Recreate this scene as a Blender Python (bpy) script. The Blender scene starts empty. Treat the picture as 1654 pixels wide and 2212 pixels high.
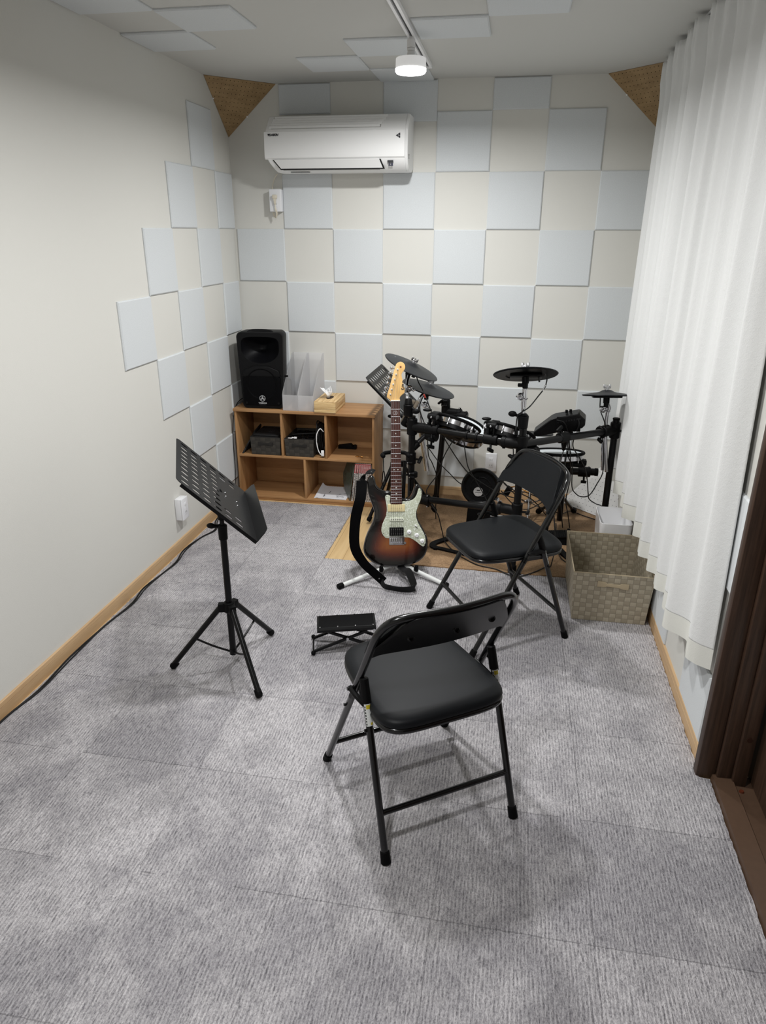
import bpy, bmesh, math, random
from mathutils import Vector, Matrix
random.seed(7)
SC = bpy.context.scene
COL = SC.collection
PI = math.pi
# ------------------------------------------------------------------ camera
cam_d = bpy.data.cameras.new('camera'); cam = bpy.data.objects.new('camera', cam_d); COL.objects.link(cam)
cam_d.sensor_fit = 'HORIZONTAL'; cam_d.sensor_width = 36.0; cam_d.lens = 33.017; cam_d.clip_start = .05
_y, _p, _r = -.1758, -.3796, .0043
_f = Vector((math.sin(_y)*math.cos(_p), math.cos(_y)*math.cos(_p), math.sin(_p)))
_rt = Vector((math.cos(_y), -math.sin(_y), 0)); _up = _rt.cross(_f)
_R = math.cos(_r)*_rt + math.sin(_r)*_up; _U = -math.sin(_r)*_rt + math.cos(_r)*_up
cam.matrix_world = Matrix(((_R.x, _U.x, -_f.x, 1.6975), (_R.y, _U.y, -_f.y, -4.3684), (_R.z, _U.z, -_f.z, 1.6186), (0, 0, 0, 1)))
SC.camera = cam
# ------------------------------------------------------------------ world, light, exposure
w = bpy.data.worlds.new('world'); SC.world = w; w.use_nodes = True
w.node_tree.nodes['Background'].inputs[0].default_value = (.9, .95, 1, 1)
w.node_tree.nodes['Background'].inputs[1].default_value = 0.15
SC.view_settings.view_transform = 'Standard'; SC.view_settings.look = 'None'
SC.view_settings.gamma = 1.0; SC.view_settings.use_curve_mapping = False
SC.view_settings.exposure = 0.0
LAMP_POWER = 21.0
LAMP_YS = (-.975, -2.35, -3.7)
# ------------------------------------------------------------------ helpers
def S(r, g, b):
    f = lambda c: (c/255/12.92 if c/255 <= .04045 else ((c/255+.055)/1.055)**2.4)
    return (f(r), f(g), f(b), 1)
def V(*a): return Vector(a)
def pmat(name, col, rough=.6, metal=0, spec=.5, bump=None, coat=0, noise=None, alpha=None, trans=0, ior=1.45, sheen=0, emit=None):
    """principled material; noise=(scale, amount, stretch) varies the colour, bump=(scale, strength, dist, stretch)"""
    m = bpy.data.materials.new(name); m.use_nodes = True; nt = m.node_tree; b = nt.nodes['Principled BSDF']
    b.inputs['Base Color'].default_value = col; b.inputs['Roughness'].default_value = rough
    b.inputs['Metallic'].default_value = metal; b.inputs['Specular IOR Level'].default_value = spec
    b.inputs['Coat Weight'].default_value = coat; b.inputs['Transmission Weight'].default_value = trans
    b.inputs['IOR'].default_value = ior; b.inputs['Sheen Weight'].default_value = sheen
    if coat: b.inputs['Coat Roughness'].default_value = .05
    if alpha is not None: b.inputs['Alpha'].default_value = alpha
    if emit: b.inputs['Emission Color'].default_value = emit[0]; b.inputs['Emission Strength'].default_value = emit[1]
    tc = nt.nodes.new('ShaderNodeTexCoord')
    def nz(scale, stretch, det=4):
        mp = nt.nodes.new('ShaderNodeMapping'); mp.inputs['Scale'].default_value = stretch
        n = nt.nodes.new('ShaderNodeTexNoise'); n.inputs['Scale'].default_value = scale; n.inputs['Detail'].default_value = det
        nt.links.new(tc.outputs['Object'], mp.inputs['Vector']); nt.links.new(mp.outputs['Vector'], n.inputs['Vector']); return n
    if noise:
        sc, am, st = noise; n = nz(sc, st); mx = nt.nodes.new('ShaderNodeMix'); mx.data_type = 'RGBA'; mx.blend_type = 'MULTIPLY'
        mx.inputs['Factor'].default_value = 1
        rp = nt.nodes.new('ShaderNodeValToRGB'); rp.color_ramp.elements[0].position = .3; rp.color_ramp.elements[1].position = .7
        v0 = 1-am; rp.color_ramp.elements[0].color = (v0, v0, v0, 1); v1 = 1+am*.4; rp.color_ramp.elements[1].color = (v1, v1, v1, 1)
        nt.links.new(n.outputs['Fac'], rp.inputs['Fac']); mx.inputs['A'].default_value = col
        nt.links.new(rp.outputs['Color'], mx.inputs['B']); nt.links.new(mx.outputs['Result'], b.inputs['Base Color'])
    if bump:
        sc, stg, dist, st = bump; n = nz(sc, st, 6); bp = nt.nodes.new('ShaderNodeBump')
        bp.inputs['Strength'].default_value = stg; bp.inputs['Distance'].default_value = dist
        nt.links.new(n.outputs['Fac'], bp.inputs['Height']); nt.links.new(bp.outputs['Normal'], b.inputs['Normal'])
    return m
class NT:
    """tiny node-tree helper for bespoke materials"""
    def __init__(s, name):
        s.m = bpy.data.materials.new(name); s.m.use_nodes = True; s.t = s.m.node_tree; s.b = s.t.nodes['Principled BSDF']
        s.tc = s.n('TexCoord').outputs['Object']
    def n(s, kind, **kw):
        x = s.t.nodes.new('ShaderNode'+kind)
        for k, v in kw.items():
            if k in x.inputs.keys(): x.inputs[k].default_value = v
            else: setattr(x, k, v)
        return x
    def l(s, a, b): s.t.links.new(a, b)
    def mathn(s, op, a, b=None, c=None):
        x = s.n('Math', operation=op)
        for i, v in enumerate((a, b, c)):
            if v is None: continue
            if isinstance(v, (int, float)): x.inputs[i].default_value = v
            else: s.l(v, x.inputs[i])
        return x.outputs[0]
    def mix(s, fac, a, b, blend='MIX'):
        x = s.n('Mix', data_type='RGBA', blend_type=blend)
        for k, v in (('Factor', fac), ('A', a), ('B', b)):
            if isinstance(v, (int, float, tuple)): x.inputs[k].default_value = v
            else: s.l(v, x.inputs[k])
        return x.outputs['Result']
    def xyz(s, src=None):
        x = s.n('SeparateXYZ'); s.l(src or s.tc, x.inputs[0]); return x.outputs
    def noise(s, scale, stretch=(1, 1, 1), det=4, rough=.5):
        mp = s.n('Mapping'); mp.inputs['Scale'].default_value = stretch; s.l(s.tc, mp.inputs[0])
        x = s.n('TexNoise', Scale=scale, Detail=det, Roughness=rough); s.l(mp.outputs[0], x.inputs['Vector']); return x.outputs['Fac']
    def ramp(s, f, stops):
        x = s.n('ValToRGB'); cr = x.color_ramp
        while len(cr.elements) < len(stops): cr.elements.new(.5)
        for e, (p, c) in zip(cr.elements, stops): e.position = p; e.color = c
        s.l(f, x.inputs[0]); return x.outputs[0]
    def bump(s, h, strength=.5, dist=.002):
        x = s.n('Bump', Strength=strength, Distance=dist); s.l(h, x.inputs['Height']); s.l(x.outputs[0], s.b.inputs['Normal'])
    def out(s, col, rough=.6, **kw):
        if isinstance(col, tuple): s.b.inputs['Base Color'].default_value = col
        else: s.l(col, s.b.inputs['Base Color'])
        s.b.inputs['Roughness'].default_value = rough
        for k, v in kw.items(): s.b.inputs[k.replace('_', ' ')].default_value = v
        return s.m
class MB:
    def __init__(s): s.b = bmesh.new()
    def _x(s, vs, M):
        if M is not None: bmesh.ops.transform(s.b, matrix=M, verts=vs)
    def box(s, lo, hi, M=None, r=0, seg=2):
        c = [(a+b)/2 for a, b in zip(lo, hi)]; d = [abs(b-a) for a, b in zip(lo, hi)]
        g = bmesh.ops.create_cube(s.b, size=1); vs = g['verts']
        for v in vs: v.co = Vector((v.co.x*d[0]+c[0], v.co.y*d[1]+c[1], v.co.z*d[2]+c[2]))
        if r:
            es = list({e for v in vs for e in v.link_edges})
            g = bmesh.ops.bevel(s.b, geom=es, offset=r, segments=seg, profile=.5, affect='EDGES')
            vs = list({v for f in g['faces'] for v in f.verts} | {v for v in vs if v.is_valid})
        s._x(vs, M); return s
    def poly(s, ring0, ring1, cap=True):
        a = [s.b.verts.new(p) for p in ring0]; b = [s.b.verts.new(p) for p in ring1]; n = len(a)
        for i in range(n): s.b.faces.new((a[i], a[(i+1) % n], b[(i+1) % n], b[i]))
        if cap: s.b.faces.new(a[::-1]); s.b.faces.new(b)
        return s
    def prism(s, pts, z0, z1, M=None, ch=0):
        """extrude a 2-D outline from z0 to z1 (local), with a chamfer ch on the far edge"""
        f = lambda p, z: (M @ Vector((p[0], p[1], z))) if M is not None else Vector((p[0], p[1], z))
        ar = sum(pts[i][0]*pts[(i+1) % len(pts)][1]-pts[(i+1) % len(pts)][0]*pts[i][1] for i in range(len(pts)))
        if ar < 0: pts = pts[::-1]
        rings = [(pts, z0)]
        if ch:
            n = len(pts); ins = []
            for i in range(n):
                a, b, c = Vector(pts[i-1]), Vector(pts[i]), Vector(pts[(i+1) % n])
                d1 = (b-a).normalized(); d2 = (c-b).normalized(); nn = Vector((-d1.y-d2.y, d1.x+d2.x))
                nn = nn.normalized() if nn.length > 1e-6 else Vector((-d1.y, d1.x)); k = max(.5, nn.dot(Vector((-d1.y, d1.x))))
                ins.append(b+nn*ch/k)
            steps = 4
            for q in range(steps+1):
                t = q/steps*PI/2; kk = 1-math.cos(t)
                rings.append(([Vector(p).lerp(i2, kk) for p, i2 in zip(pts, ins)], z1-ch+ch*math.sin(t)))
        else: rings.append((pts, z1))
        vr = [[s.b.verts.new(f(p, z)) for p in r] for r, z in rings]; n = len(pts)
        for a, b in zip(vr, vr[1:]):
            for i in range(n): s.b.faces.new((a[i], a[(i+1) % n], b[(i+1) % n], b[i]))
        for fc in (s.b.faces.new(vr[0][::-1]), s.b.faces.new(vr[-1])):
            bmesh.ops.triangulate(s.b, faces=[fc], ngon_method='EAR_CLIP')
        return s
    def cyl(s, p0, p1, r, r1=None, n=20, bev=0):
        p0, p1 = Vector(p0), Vector(p1); d = p1-p0; L = d.length; r1 = r if r1 is None else r1
        q = d.to_track_quat('Z', 'Y').to_matrix().to_4x4(); M = Matrix.Translation(p0) @ q
        pr = [(0, 0), (r-bev, 0), (r, bev), (r1, L-bev), (r1-bev, L), (0, L)] if bev else [(0, 0), (r, 0), (r1, L), (0, L)]
        return s.lathe(pr, M, n)
    def lathe(s, prof, M=None, n=28):
        M = M or Matrix(); prev = None
        for rr, z in prof:
            if rr < 1e-6: ring = [s.b.verts.new(M @ Vector((0, 0, z)))]
            else: ring = [s.b.verts.new(M @ Vector((rr*math.cos(2*PI*i/n), rr*math.sin(2*PI*i/n), z))) for i in range(n)]
            if prev:
                for i in range(n):
                    j = (i+1) % n
                    if len(prev) == 1 and len(ring) == 1: continue
                    if len(prev) == 1: s.b.faces.new((prev[0], ring[j], ring[i]))
                    elif len(ring) == 1: s.b.faces.new((prev[i], prev[j], ring[0]))
                    else: s.b.faces.new((prev[i], prev[j], ring[j], ring[i]))
            prev = ring
        return s
    def tube(s, pts, r, n=10, smooth=0, closed=False, caps=True):
        pts = [Vector(p) for p in pts]
        if smooth: pts = catmull(pts, smooth, closed)
        m = len(pts); rings = []; up = None
        for i, p in enumerate(pts):
            if closed: t = (pts[(i+1) % m]-pts[i-1])
            else: t = pts[min(i+1, m-1)]-pts[max(i-1, 0)]
            t = t.normalized() if t.length > 1e-9 else Vector((0, 0, 1))
            if up is None:
                up = t.orthogonal().normalized()
            up = (up-t*up.dot(t)).normalized(); sd = t.cross(up)
            rr = r[i] if isinstance(r, (list, tuple)) else r
            rings.append([s.b.verts.new(p+(up*math.cos(2*PI*k/n)+sd*math.sin(2*PI*k/n))*rr) for k in range(n)])
        prs = list(zip(rings, rings[1:]))
        if closed: prs.append((rings[-1], rings[0]))
        for a, b in prs:
            for k in range(n): s.b.faces.new((a[k], a[(k+1) % n], b[(k+1) % n], b[k]))
        if caps and not closed: s.b.faces.new(rings[0][::-1]); s.b.faces.new(rings[-1])
        return s
    def ribbon(s, pts, wid, th, W, smooth=0):
        """flat strap: centre points, width vectors W (one per point)"""
        pts = [Vector(p) for p in pts]; W = [Vector(x).normalized() for x in W]
        if smooth: pts, W = catmull(pts, smooth), catmull(W, smooth)
        rings = []
        for i, p in enumerate(pts):
            t = (pts[min(i+1, len(pts)-1)]-pts[max(i-1, 0)]).normalized(); x = (W[i]-t*W[i].dot(t)).normalized(); nrm = t.cross(x)
            rings.append([s.b.verts.new(p+x*a*wid/2+nrm*b*th/2) for a, b in ((-1, -1), (1, -1), (1, 1), (-1, 1))])
        for a, b in zip(rings, rings[1:]):
            for k in range(4): s.b.faces.new((a[k], a[(k+1) % 4], b[(k+1) % 4], b[k]))
        s.b.faces.new(rings[0][::-1]); s.b.faces.new(rings[-1]); return s
    def sph(s, c, r, sc=(1, 1, 1), n=14):
        M = Matrix.Translation(c) @ Matrix.Diagonal((r*sc[0], r*sc[1], r*sc[2], 1))
        bmesh.ops.create_uvsphere(s.b, u_segments=n, v_segments=n//2+2, radius=1, matrix=M); return s
    def build(s, name, mat, parent=None, bevel=0, angle=35, local=False, mats=None):
        bmesh.ops.recalc_face_normals(s.b, faces=s.b.faces)
        me = bpy.data.meshes.new(name)
        if parent is not None and not local: bmesh.ops.transform(s.b, matrix=inv_of(parent), verts=s.b.verts)
        s.b.to_mesh(me); s.b.free()
        for p in me.polygons: p.use_smooth = True
        me.set_sharp_from_angle(angle=math.radians(angle))
        me.materials.append(mat)
        for m2 in (mats or []): me.materials.append(m2)
        o = bpy.data.objects.new(name, me); COL.objects.link(o)
        if parent is not None: o.parent = parent
        if bevel:
            b = o.modifiers.new('bevel', 'BEVEL'); b.width = bevel; b.segments = 2; b.limit_method = 'ANGLE'; b.angle_limit = math.radians(40)
        return o
def catmull(P, k, closed=False):
    out = []; n = len(P); rng = range(n if closed else n-1)
    g = (lambda i: P[i % n]) if closed else (lambda i: P[min(max(i, 0), n-1)])
    for i in rng:
        a, b, c, d = g(i-1), g(i), g(i+1), g(i+2)
        for j in range(k):
            t = j/k; out.append(.5*((2*b)+(c-a)*t+(2*a-5*b+4*c-d)*t*t+(3*b-3*c+d-a)*t**3))
    if not closed: out.append(P[-1])
    return out
def root_mat(o):
    return Matrix.Translation(o.location) @ o.rotation_euler.to_matrix().to_4x4()
def inv_of(p):
    while p.parent is not None: p = p.parent
    return root_mat(p).inverted()
def tag(o, label=None, cat=None, group=None, kind=None):
    if label: o['label'] = label
    if cat: o['category'] = cat
    if group: o['group'] = group
    if kind: o['kind'] = kind
    return o
def thing(name, label, cat, loc=(0, 0, 0), rz=0, group=None):
    o = bpy.data.objects.new(name, None); COL.objects.link(o); o.empty_display_size = .05
    o.location = loc; o.rotation_euler = (0, 0, rz); return tag(o, label, cat, group)
def copy_tree(o, parent=None):
    c = o.copy(); COL.objects.link(c); c.parent = parent
    for ch in list(o.children): copy_tree(ch, c)
    return c
def struct(o): o['kind'] = 'structure'; return o
def text_mb(txt, size, M, mat, name, parent, shear=0, ext=.0004, space=1.0, local=False, align='CENTER', bold=0):
    cu = bpy.data.curves.new('text_curve', 'FONT'); cu.body = txt; cu.size = size; cu.extrude = ext; cu.shear = shear
    cu.align_x = align; cu.align_y = 'CENTER'; cu.space_character = space; cu.offset = bold
    o = bpy.data.objects.new('text_curve', cu); me = bpy.data.meshes.new_from_object(o); bpy.data.objects.remove(o)
    if parent is not None and not local: M = inv_of(parent) @ M
    me.transform(M); me.name = name; me.materials.clear(); me.materials.append(mat)
    ob = bpy.data.objects.new(name, me); COL.objects.link(ob); ob.parent = parent; bpy.data.curves.remove(cu); return ob
def basis(o, x, y, z): return Matrix(((x[0], y[0], z[0], o[0]), (x[1], y[1], z[1], o[1]), (x[2], y[2], z[2], o[2]), (0, 0, 0, 1)))
# ------------------------------------------------------------------ materials
WALL = pmat('wallpaper', S(217, 216, 210), .85, spec=.2, bump=(260, .25, .0012, (1, 1, 1)))
CEIL = pmat('ceiling_paper', S(206, 206, 202), .9, spec=.15, bump=(240, .2, .001, (1, 1, 1)))
FELT = pmat('felt', S(213, 217, 219), .95, spec=.1, noise=(220, .05, (1, 1, 1)), bump=(330, .35, .001, (1, 1, 1)), sheen=.15)
BLACK = pmat('black_paint', S(7, 7, 8), .32, spec=.28)
BLACKM = pmat('black_matte', S(8, 8, 9), .5, spec=.16)
RUBBER = pmat('black_rubber', S(7, 7, 8), .65, spec=.12)
VINYL = pmat('black_vinyl', S(15, 17, 20), .48, spec=.24, bump=(700, .12, .0005, (1, 1, 1)))
CHROME = pmat('chrome', S(215, 215, 218), .13, metal=1)
STEEL = pmat('steel', S(190, 190, 192), .3, metal=1)
WPLAS = pmat('white_plastic', S(248, 248, 249), .35)
GREYDESK = pmat('dark_grey_steel', S(24, 24, 25), .4, spec=.25)
def wood(name, c1, c2, st, sc=3.0, rough=.5):
    t = NT(name); n = t.noise(sc, st, 5, .55); n2 = t.noise(sc*9, st, 3)
    f = t.mathn('ADD', t.mathn('MULTIPLY', n, .75), t.mathn('MULTIPLY', n2, .25))
    return t.out(t.ramp(f, [(.36, c1), (.62, c2)]), rough, Specular_IOR_Level=.35)
WOODX = wood('shelf_wood_across', S(158, 117, 77), S(182, 140, 96), (.9, 9, 9))
WOODZ = wood('shelf_wood_upright', S(156, 115, 75), S(180, 138, 94), (9, 9, .9))
BASEW = wood('baseboard_wood_along', S(188, 155, 116), S(204, 172, 132), (8, .7, 8))
BASEX = wood('baseboard_wood_across', S(188, 155, 116), S(204, 172, 132), (.7, 8, 8))
BAMBOO = wood('tissue_box_wood', S(188, 148, 94), S(238, 210, 160), (34, 1.2, 34), 4)
MAPLE = wood('maple', S(226, 180, 112), S(238, 196, 130), (14, 14, 1.5), 4, .3)
ROSEW = wood('rosewood', S(58, 31, 26), S(80, 43, 35), (40, 40, 3), 4, .4)
DOORW = wood('dark_brown_frame', S(50, 36, 27), S(76, 56, 44), (22, 22, .8), 5, .45)
# carpet: short loop pile in streaks that run along the room, laid as 40 cm squares
def carpet_mat():
    t = NT('grey_loop_carpet'); X, Y, Z = t.xyz()
    warp = t.noise(9, (1, 1, 1), 3)
    wob = t.noise(14, (1, .35, 1), 3); st = t.noise(1, (210, 34, 1), 5, .65); sp = t.noise(300, (1, .7, 1), 3, .6); big = t.noise(2.3, (1, 1, 1), 3); mid = t.noise(7.5, (1.3, 1, 1), 3)
    ph = t.mathn('ADD', t.mathn('MULTIPLY', X, 2*PI/.0098), t.mathn('MULTIPLY', wob, 9.0)); rib = t.mathn('MULTIPLY_ADD', t.mathn('SINE', ph), .5, .5)
    a = t.mathn('ADD', t.mathn('MULTIPLY', st, .52), t.mathn('MULTIPLY', rib, .07)); a = t.mathn('ADD', a, t.mathn('MULTIPLY', sp, .40))
    col = t.ramp(a, [(.36, S(124, 122, 126)), (.48, S(177, 174, 177)), (.6, S(212, 209, 211))])
    # worn and brushed patches, each square laid with its own nap
    cell = t.n('TexWhiteNoise', noise_dimensions='2D'); cv = t.n('CombineXYZ')
    t.l(t.mathn('FLOOR', t.mathn('DIVIDE', X, .4)), cv.inputs[0]); t.l(t.mathn('FLOOR', t.mathn('DIVIDE', t.mathn('ADD', Y, 1.1), .4)), cv.inputs[1]); t.l(cv.outputs[0], cell.inputs['Vector'])
    pat = t.mathn('ADD', t.mathn('MULTIPLY', big, .5), t.mathn('MULTIPLY', mid, .42)); pat = t.mathn('ADD', pat, t.mathn('MULTIPLY', cell.outputs['Value'], .1))
    col = t.mix(1.0, col, t.ramp(pat, [(.42, (.80, .80, .815, 1)), (.5, (.96, .96, .965, 1)), (.58, (1.14, 1.14, 1.14, 1))]), 'MULTIPLY')
    def seam(c, off, jit):
        u = t.mathn('ADD', t.mathn('DIVIDE', t.mathn('ADD', c, off), .4), t.mathn('MULTIPLY', t.mathn('SUBTRACT', jit, .5), .02))
        return t.mathn('ABSOLUTE', t.mathn('SUBTRACT', t.mathn('FRACT', u), .5))
    jit = t.noise(60, (1, 1, 1), 3)
    dx = seam(X, .2, jit); dy = seam(Y, 1.3, jit)
    d = t.mathn('MINIMUM', dx, dy); brk = t.noise(5, (1, 1, 1), 2)
    sm = t.mathn('MULTIPLY', t.mathn('LESS_THAN', d, .0035), t.mathn('GREATER_THAN', brk, .43))
    col = t.mix(t.mathn('MULTIPLY', sm, .38), col, S(70, 69, 72))
    h = t.mathn('SUBTRACT', a, t.mathn('MULTIPLY', sm, .3)); t.bump(h, 1.0, .011)
    return t.out(col, .95, Specular_IOR_Level=.1)
CARPET = carpet_mat()
# ------------------------------------------------------------------ room shell
RX, RH, RY = 2.4, 2.387, -5.3
def slab(name, lo, hi, mat): return struct(MB().box(lo, hi).build(name, mat))
def floor_mat():
    t = NT('pale_plank_floor'); X, Y, Z = t.xyz()
    n = t.noise(3, (9, .8, 1), 4); col = t.ramp(n, [(.35, S(206, 174, 126)), (.65, S(220, 190, 142))])
    u = t.mathn('ABSOLUTE', t.mathn('SUBTRACT', t.mathn('FRACT', t.mathn('DIVIDE', X, .078)), .5))
    return t.out(t.mix(t.mathn('MULTIPLY', t.mathn('LESS_THAN', u, .012), .7), col, S(120, 84, 48)), .4)
slab('floor', (-.1, RY-.1, -.1), (RX+.5, .1, 0), floor_mat())
slab('ceiling', (-.1, RY-.1, RH), (RX+.5, .1, RH+.1), CEIL)
slab('wall_back', (-.1, 0, 0), (RX+.1, .1, RH), WALL)
slab('wall_left', (-.1, RY, 0), (0, 0, RH), WALL)
slab('wall_right', (RX, -2.44, 0), (RX+.1, 0, RH), WALL)
slab('wall_front', (-.1, RY-.1, 0), (RX+.5, RY, RH), WALL)
slab('wall_lintel', (RX, RY, 2.02), (RX+.3, -2.44, RH), WALL)
slab('wall_outer', (2.6, RY, 0), (2.7, -2.3, RH), WALL)
def baseboard(name, a, b, nrm, mat):
    """skirting with a groove, from a to b (both on the wall line), thickness towards nrm"""
    a, b, nrm = Vector(a), Vector(b), Vector(nrm); pr = [(0, 0), (.010, 0), (.010, .044), (.0075, .0455), (.0105, .047), (.0085, .062), (.006, .064), (0, .064)]
    return struct(MB().poly([a+nrm*x+V(0, 0, z) for x, z in pr], [b+nrm*x+V(0, 0, z) for x, z in pr]).build(name, mat))
baseboard('baseboard_left', (0, 0, 0), (0, RY, 0), (1, 0, 0), BASEW)
baseboard('baseboard_back', (0, 0, 0), (RX, 0, 0), (0, -1, 0), BASEX)
baseboard('baseboard_right', (RX, 0, 0), (RX, -2.405, 0), (-1, 0, 0), BASEW)
# dark door frame, threshold and sliding door leaf on the right
fr = MB()
fr.box((2.374, -2.445, 0), (2.432, -2.408, 2.06), r=.004)
fr.box((2.432, -2.46, 0), (2.474, -2.398, 2.03), r=.003).box((2.474, -2.475, 0), (2.515, -2.425, 2.03), r=.003)
fr.box((2.374, RY, 2.02), (2.432, -2.445, 2.08), r=.004)
struct(fr.build('trim_1', DOORW))
caps = MB()
for z in (.19, .62): caps.cyl((2.494, -2.478, z), (2.494, -2.474, z), .008)
caps = struct(caps.build('trim_3', pmat('screw_cap_brown', S(50, 30, 22), .3)))
SILL = pmat('brown_sill', S(86, 66, 52), .4, noise=(60, .08, (1, 1, 1)))
si = MB().poly([V(2.418, -2.43, 0), V(2.422, -2.43, .022), V(2.478, -2.43, .026), V(2.484, -2.43, .012), V(2.56, -2.43, .012), V(2.56, -2.43, 0)],
               [V(2.418, RY, 0), V(2.422, RY, .022), V(2.478, RY, .026), V(2.484, RY, .012), V(2.56, RY, .012), V(2.56, RY, 0)])
struct(si.build('trim_2', SILL))
cp = MB()
for y in (-2.50, -2.86): cp.cyl((2.496, y, .0125), (2.496, y, .017), .0075, .006)
struct(cp.build('trim_4', pmat('rubber_cap_brown', S(96, 48, 32), .25)))
dr = MB().box((2.535, RY, .014), (2.585, -2.42, 2.03)); door = struct(dr.build('door_1', DOORW))
# ------------------------------------------------------------------ felt panels
def felt_mesh(wd, ht, th=.0092, ch=.005):
    m = MB(); a = [(0, 0), (wd, 0), (wd, ht), (0, ht)]; c = ch; b = [(c, c), (wd-c, c), (wd-c, ht-c), (c, ht-c)]
    r0 = [V(x, y, 0) for x, y in a]; r1 = [V(x, y, th-.0045) for x, y in a]; r2 = [V(x, y, th) for x, y in b]
    vs = [[m.b.verts.new(p) for p in r] for r in (r0, r1, r2)]
    for p, q in zip(vs, vs[1:]):
        for i in range(4): m.b.faces.new((p[i], p[(i+1) % 4], q[(i+1) % 4], q[i]))
    m.b.faces.new(vs[0][::-1]); m.b.faces.new(vs[2]); return m
FULL = {}
def felt(label, M, wd=.3, ht=.3, group=None):
    key = (round(wd, 3), round(ht, 3)); wd -= .0015; ht -= .0015
    if key in FULL: o = FULL[key].copy(); COL.objects.link(o)
    else: o = felt_mesh(wd, ht).build('felt_panel', FELT, angle=20); FULL[key] = o
    o.matrix_world = M; return tag(o, label, 'acoustic panel', group)
X0 = .015; ZA = 1.633; TH = '%s'
BM = lambda x, z: basis((x, -.0005, z), (1, 0, 0), (0, 0, 1), (0, -1, 0))
GB, GL, GC, GR = 'felt panels on the back wall', 'felt panels on the left wall', 'felt panels on the ceiling', 'felt panels on the right wall'
rows = [  # (z_bottom, height, name of the row, [(column, where)])
 (2.185, .2, None, [(3, 'shallow grey felt panel under the ceiling, directly behind the lit track lamp')]),
 (2.233, .152, None, [(1, 'shallow grey felt panel tucked between ceiling and left end of air conditioner'), (5, 'shallow grey felt panel at the ceiling, right of the lamp, above a cream square')]),
 (1.933, .3, None, [(4, 'pale grey felt square just right of the air conditioner, upper back wall'), (6, 'pale grey felt square highest and rightmost before the peg board, upper back wall')]),
 (1.633, .3, None, [(1, 'pale grey felt square under the air conditioner, beside its power outlet'), (3, 'pale grey felt square directly under the right end of the air conditioner'),
    (5, 'pale grey felt square second row from the top, diagonally right below the air conditioner neighbour'), (7, 'pale grey felt square half behind the curtain, highest of those the curtain cuts')]),
 (1.333, .3, None, [(0, 'pale grey felt square in the left room corner above the speaker, below the outlet'), (2, 'pale grey felt square in third row, one cream square right of the corner one'),
    (4, 'pale grey felt square in third row, middle of the back wall'), (6, 'pale grey felt square in third row, nearest to the curtain')]),
 (1.033, .3, None, [(1, 'pale grey felt square above the clear magazine files'), (3, 'pale grey felt square above the guitar headstock and tilted cymbals'),
    (5, 'pale grey felt square above and left of the middle cymbal'), (7, 'pale grey felt square cut by the curtain, lower of the middle two')]),
 (.733, .3, None, [(0, 'pale grey felt square mostly hidden behind the black speaker'), (2, 'pale grey felt square above the right end of the wooden cubby shelf'),
    (4, 'pale grey felt square behind the two upper left cymbals, reaching right of them'), (6, 'pale grey felt square directly behind the middle cymbal')]),
 (.433, .3, None, [(1, 'pale grey felt square seen through the clear magazine files and beside the tissue box'), (3, 'pale grey felt square behind the guitar headstock and the far music stand'),
    (5, 'pale grey felt square behind the middle chrome cymbal rod and toms'), (7, 'pale grey felt square behind the rightmost cymbal and chrome rod')]),
 (.133, .3, None, [(4, 'pale grey felt square low behind the drum rack cables, left of the wall outlet'), (6, 'pale grey felt square low behind the folding chair backrest and drum module cables')]),
]
for z, h, _, cells in rows:
    for i, lab in cells:
        x = X0+.3*i; wd = min(.3, RX-.002-x); felt(lab, BM(x, z), wd, h, GB)
LM = lambda y, z: basis((.0005, y-.3, z), (0, 1, 0), (0, 0, 1), (1, 0, 0))
Y0 = .045
lcells = [(1.933, 1, 'topmost grey felt square on the left wall, below the wooden peg board triangle'), (1.633, 2, 'grey felt square on left wall, outer one of the second row down'),
 (1.633, 0, 'grey felt square on left wall, in the corner at the height of the wall plug'), (1.333, 3, 'grey felt square on left wall, outer one of the third row down'),
 (1.333, 1, 'grey felt square on left wall, inner one of the third row down'), (1.033, 4, 'grey felt square farthest out on left wall, nearest to the camera'),
 (1.033, 2, 'grey felt square on left wall, middle one in the widest row'), (1.033, 0, 'grey felt square on left wall in the corner just above the speaker'),
 (.733, 3, 'grey felt square on left wall, outer one in the row level with the speaker'), (.733, 1, 'grey felt square on left wall, partly in the shadow beside the speaker'),
 (.433, 2, 'grey felt square on left wall, its bottom hidden by the near music stand desk'), (.433, 0, 'narrow visible grey felt panel on left wall, against the wooden shelf top'),
 (.133, 1, 'lowest grey felt square on left wall, between music stand desk and wooden shelf')]
for z, k, lab in lcells:
    y1 = Y0-.3*k; wd = .3
    if y1 > -.012: wd = .3-(y1+.012)
    felt(lab, LM(Y0-.3*k if k else -.012+(.3-wd), z) if k else basis((.0005, -.255, z), (0, 1, 0), (0, 0, 1), (1, 0, 0)), wd, .3, GL)
CM = lambda x, y: basis((x, y, RH-.0005), (1, 0, 0), (0, -1, 0), (0, 0, -1))
for x, y, wd, lab in [(.0015, -.85, .3, 'ceiling felt panel at the left wall, nearest to the back corner'), (.3, -1.15, .3, 'whole ceiling felt panel one step in from the left wall'),
     (.0015, -1.45, .3, 'ceiling felt panel at the left wall, cut by the top edge of the photo'), (.6, -.31, .3, 'ceiling felt panel left of the lamp, farthest left of the three around it'),
     (.9, -.61, .29, 'ceiling felt panel touching the track, directly left behind the lamp neck'), (.9, -.011, .295, 'ceiling felt panel against the back wall, partly behind the lamp shade'),
     (1.23, -.88, .3, 'ceiling felt panel right of the track, alongside the lamp'), (1.53, -1.18, .3, 'rightmost ceiling felt panel, cut by the top edge of the photo')]:
    felt(lab, CM(x, y), wd, .3, GC)
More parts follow.
